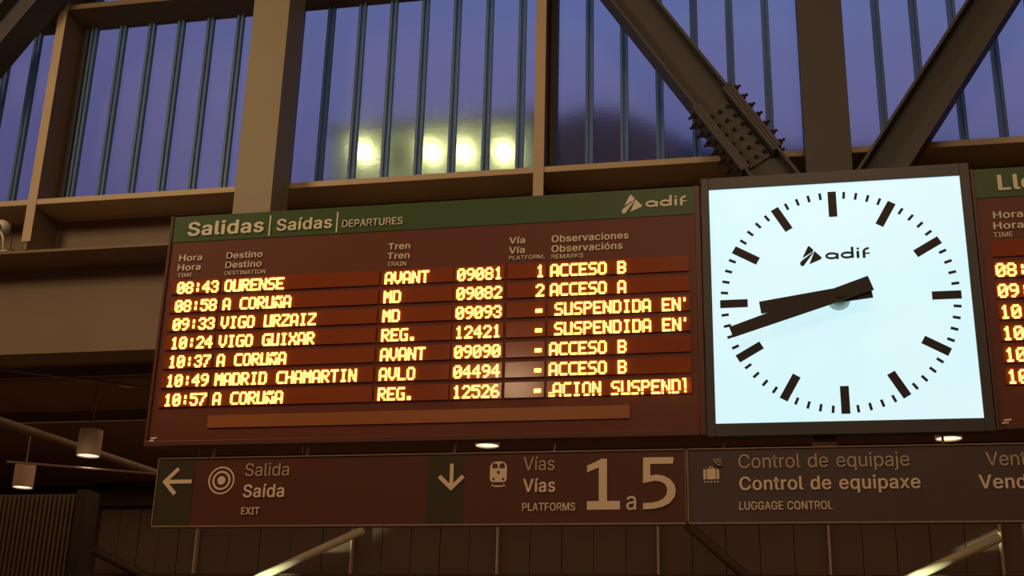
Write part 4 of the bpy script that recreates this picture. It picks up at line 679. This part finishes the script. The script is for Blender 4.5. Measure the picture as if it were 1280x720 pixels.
for (px, py, w_, lb) in ((95, 473, 0.11, 'faint brown ceiling beam just above the conduit at the left'), (130, 527, 0.05, 'faint brown ceiling beam level with the top of the higher left pendant')):
    c = atz(px, py, 4.98)
    solo('ceiling_beam', DUCT, bx(XL, XR, c.y, c.y + w_, 4.98, 5.12), lb, 'beam')

# far wall of the concourse
WY = 12.6
def far_wall():
    xs = [at(x, 690, WY).x for x in (-150, 245, 440, 622, 823, 1037, 1252)]
    xs = [XL + 0.1] + [at(118, 690, WY).x] + xs[1:] + [xs[-1] + 2.3, XR]
    wf = empty('wall_front', (0, WY, 0), kind='structure')
    part('backing', wf, WALLD, bx(XL, XR, WY + 0.15, WY + 0.3, 0, 5.12))
    for a, b_ in zip(xs[1:], xs[2:]):
        k = 5
        for i in range(k):
            xa = a + (b_ - a) * i / k; xb = a + (b_ - a) * (i + 1) / k
            part('wall_panel', wf, WALLM, bx(xa + 0.005, xb - 0.005, WY + random.uniform(0.05, 0.07), WY + 0.12, 0.3, 4.72))
    for x in xs[2:-1]:
        part('mullion', wf, LAMPM, bx(x - 0.018, x + 0.018, WY - 0.06, WY + 0.05, 0, 4.75), 0.01)
    part('header_beam', wf, WALLD, bx(xs[1], XR, WY - 0.1, WY + 0.15, 4.74, 5.12))
    part('bottom_rail', wf, WALLD, bx(xs[1] - 0.2, XR, WY - 0.25, WY + 0.02, at(640, 719, WY).z - 0.25, at(640, 719, WY).z - 0.01))
far_wall()
xa = at(-60, 660, 9.5).x; xb = at(89, 660, 9.5).x
def slats():
    r = empty('slatted_screen', ((xa + xb) / 2, 9.5, 0), 'dark vertical-slatted wall screen in the lower left corner', 'screen')
    part('screen_back', r, WALLD, bx(xa - 2, xb, 9.53, 9.6, 0, 4.4))
    n_ = 0; x = xa - 0.4
    def fn(bm):
        xx = xa - 0.4
        while xx < xb: box(bm, xx, xx + 0.035, 9.47, 9.53, 0, 4.4); xx += 0.068
    o = part('slats', r, CLAD, fn); o['kind'] = 'stuff'
slats()
x = at(102, 660, 9.6).x
solo('concourse_column', COLM, bx(x - 0.03, x + 0.12, 9.42, 9.75, 0, 4.45), 'dark square column beside the slatted screen, under the left lamps', 'column')
# inclined bars in front of the far wall
def incl(p, q, label, m, rad, lit=False):
    a = at(*p, 12.2); b_ = at(*q, 12.2); A, B = ext(a, b_, -0.8, 1.0)
    o = solo('inclined_strut', m, lambda bm: tube(bm, [A, B], rad, 12), label, 'strut', smooth=True)
    if lit:
        dd = (b_ - a).normalized(); pos = a - dd * 0.9 + Vector((0.0, -0.45, -0.3))
        l = bpy.data.lights.new('strut_spot', 'SPOT'); l.energy = 330; l.color = (0.95, 1.0, 0.62); l.spot_size = math.radians(18); l.spot_blend = 0.8; l.shadow_soft_size = 0.03  # unseen spot added to brighten the strut from below
        u = bpy.data.objects.new('strut_spot', l); COL.objects.link(u); u.location = pos
        u.rotation_euler = (a + dd * 0.22 - pos).to_track_quat('-Z', 'Y').to_euler()
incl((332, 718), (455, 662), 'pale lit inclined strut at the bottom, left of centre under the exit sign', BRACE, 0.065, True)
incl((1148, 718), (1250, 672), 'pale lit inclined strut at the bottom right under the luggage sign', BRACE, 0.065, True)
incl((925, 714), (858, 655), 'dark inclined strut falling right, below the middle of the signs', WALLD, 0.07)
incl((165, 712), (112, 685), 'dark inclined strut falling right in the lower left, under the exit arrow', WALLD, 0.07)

# ================================================================== OUTSIDE THE GLASS
def outside():
    Y = 42.0
    a = at(418, 168, Y); b_ = at(668, 160, Y)
    r = empty('lit_building', ((a.x + b_.x) / 2, Y, 0), 'floodlit pale building seen blurred through the middle window', 'building')
    top = a.z
    part('wall', r, FACADE, bx(a.x, b_.x, Y, Y + 8, 0, top))
    part('roof', r, OUTDARK, bx(a.x - 0.3, b_.x + 0.3, Y - 0.4, Y + 8.3, top, top + 0.25))
    for px in (457, 541, 581, 631):
        p = at(px, 192, Y - 0.9)
        fl = part('floodlight', r, FLOOD, lambda bm: box(bm, p.x - 0.22, p.x + 0.22, p.y, p.y + 0.1, p.z - 0.14, p.z + 0.14))
        part('bracket', fl, BOLT, lambda bm: box(bm, p.x - 0.03, p.x + 0.03, p.y + 0.1, Y, p.z - 0.03, p.z + 0.03))
        l = bpy.data.lights.new('flood', 'POINT'); l.energy = 50; l.color = (0.95, 1.0, 0.40); l.shadow_soft_size = 0.2
        o = bpy.data.objects.new('flood', l); COL.objects.link(o); o.location = (p.x, p.y - 0.25, p.z); 
    for k, px in enumerate((498, 560, 606)):
        p = at(px, 196, Y)
        part('window', r, BOLT, lambda bm: box(bm, p.x - 0.35, p.x + 0.35, Y - 0.05, Y + 0.05, p.z - 0.7, p.z + 0.5))
    # added hill in place of a reflection in the glass
    prof = [(560, 260), (610, 205), (640, 178), (668, 172), (692, 178), (715, 158), (740, 142), (775, 132), (805, 138), (835, 152), (870, 175), (905, 182), (1000, 186), (1300, 190)]
    bm = bmesh.new(); Yh = 75
    rows = []
    for j in range(6):
        rw = []
        for px, py in prof:
            p = at(px, py, Yh + j * 3); zt = p.z * (1 - 0.0 * j)
            f_ = (j + 0) / 5
            rw.append(bm.verts.new((p.x, Yh - 14 + j * 2.8, at(px, py, Yh).z * (0.35 + 0.65 * math.sin(f_ * math.pi / 2)))))
        rows.append(rw)
    for ra, rb in zip(rows, rows[1:]):
        for k in range(len(prof) - 1): bm.faces.new((ra[k], ra[k + 1], rb[k + 1], rb[k]))
    base = [bm.verts.new((v.co.x, v.co.y, 0)) for v in rows[0]]; back = [bm.verts.new((v.co.x, v.co.y + 20, 0)) for v in rows[-1]]
    for k in range(len(prof) - 1):
        bm.faces.new((base[k], base[k + 1], rows[0][k + 1], rows[0][k])); bm.faces.new((rows[-1][k], rows[-1][k + 1], back[k + 1], back[k]))
    o = bm_obj('silhouette', bm, OUTDARK, smooth=True); tag(o, 'dark rounded hill blurred behind the window left of the bolted brace', 'silhouette')
    g = struct('ground', OUTDARK, bx(-120, 120, 13.6, 160, -0.3, -0.05))
outside()
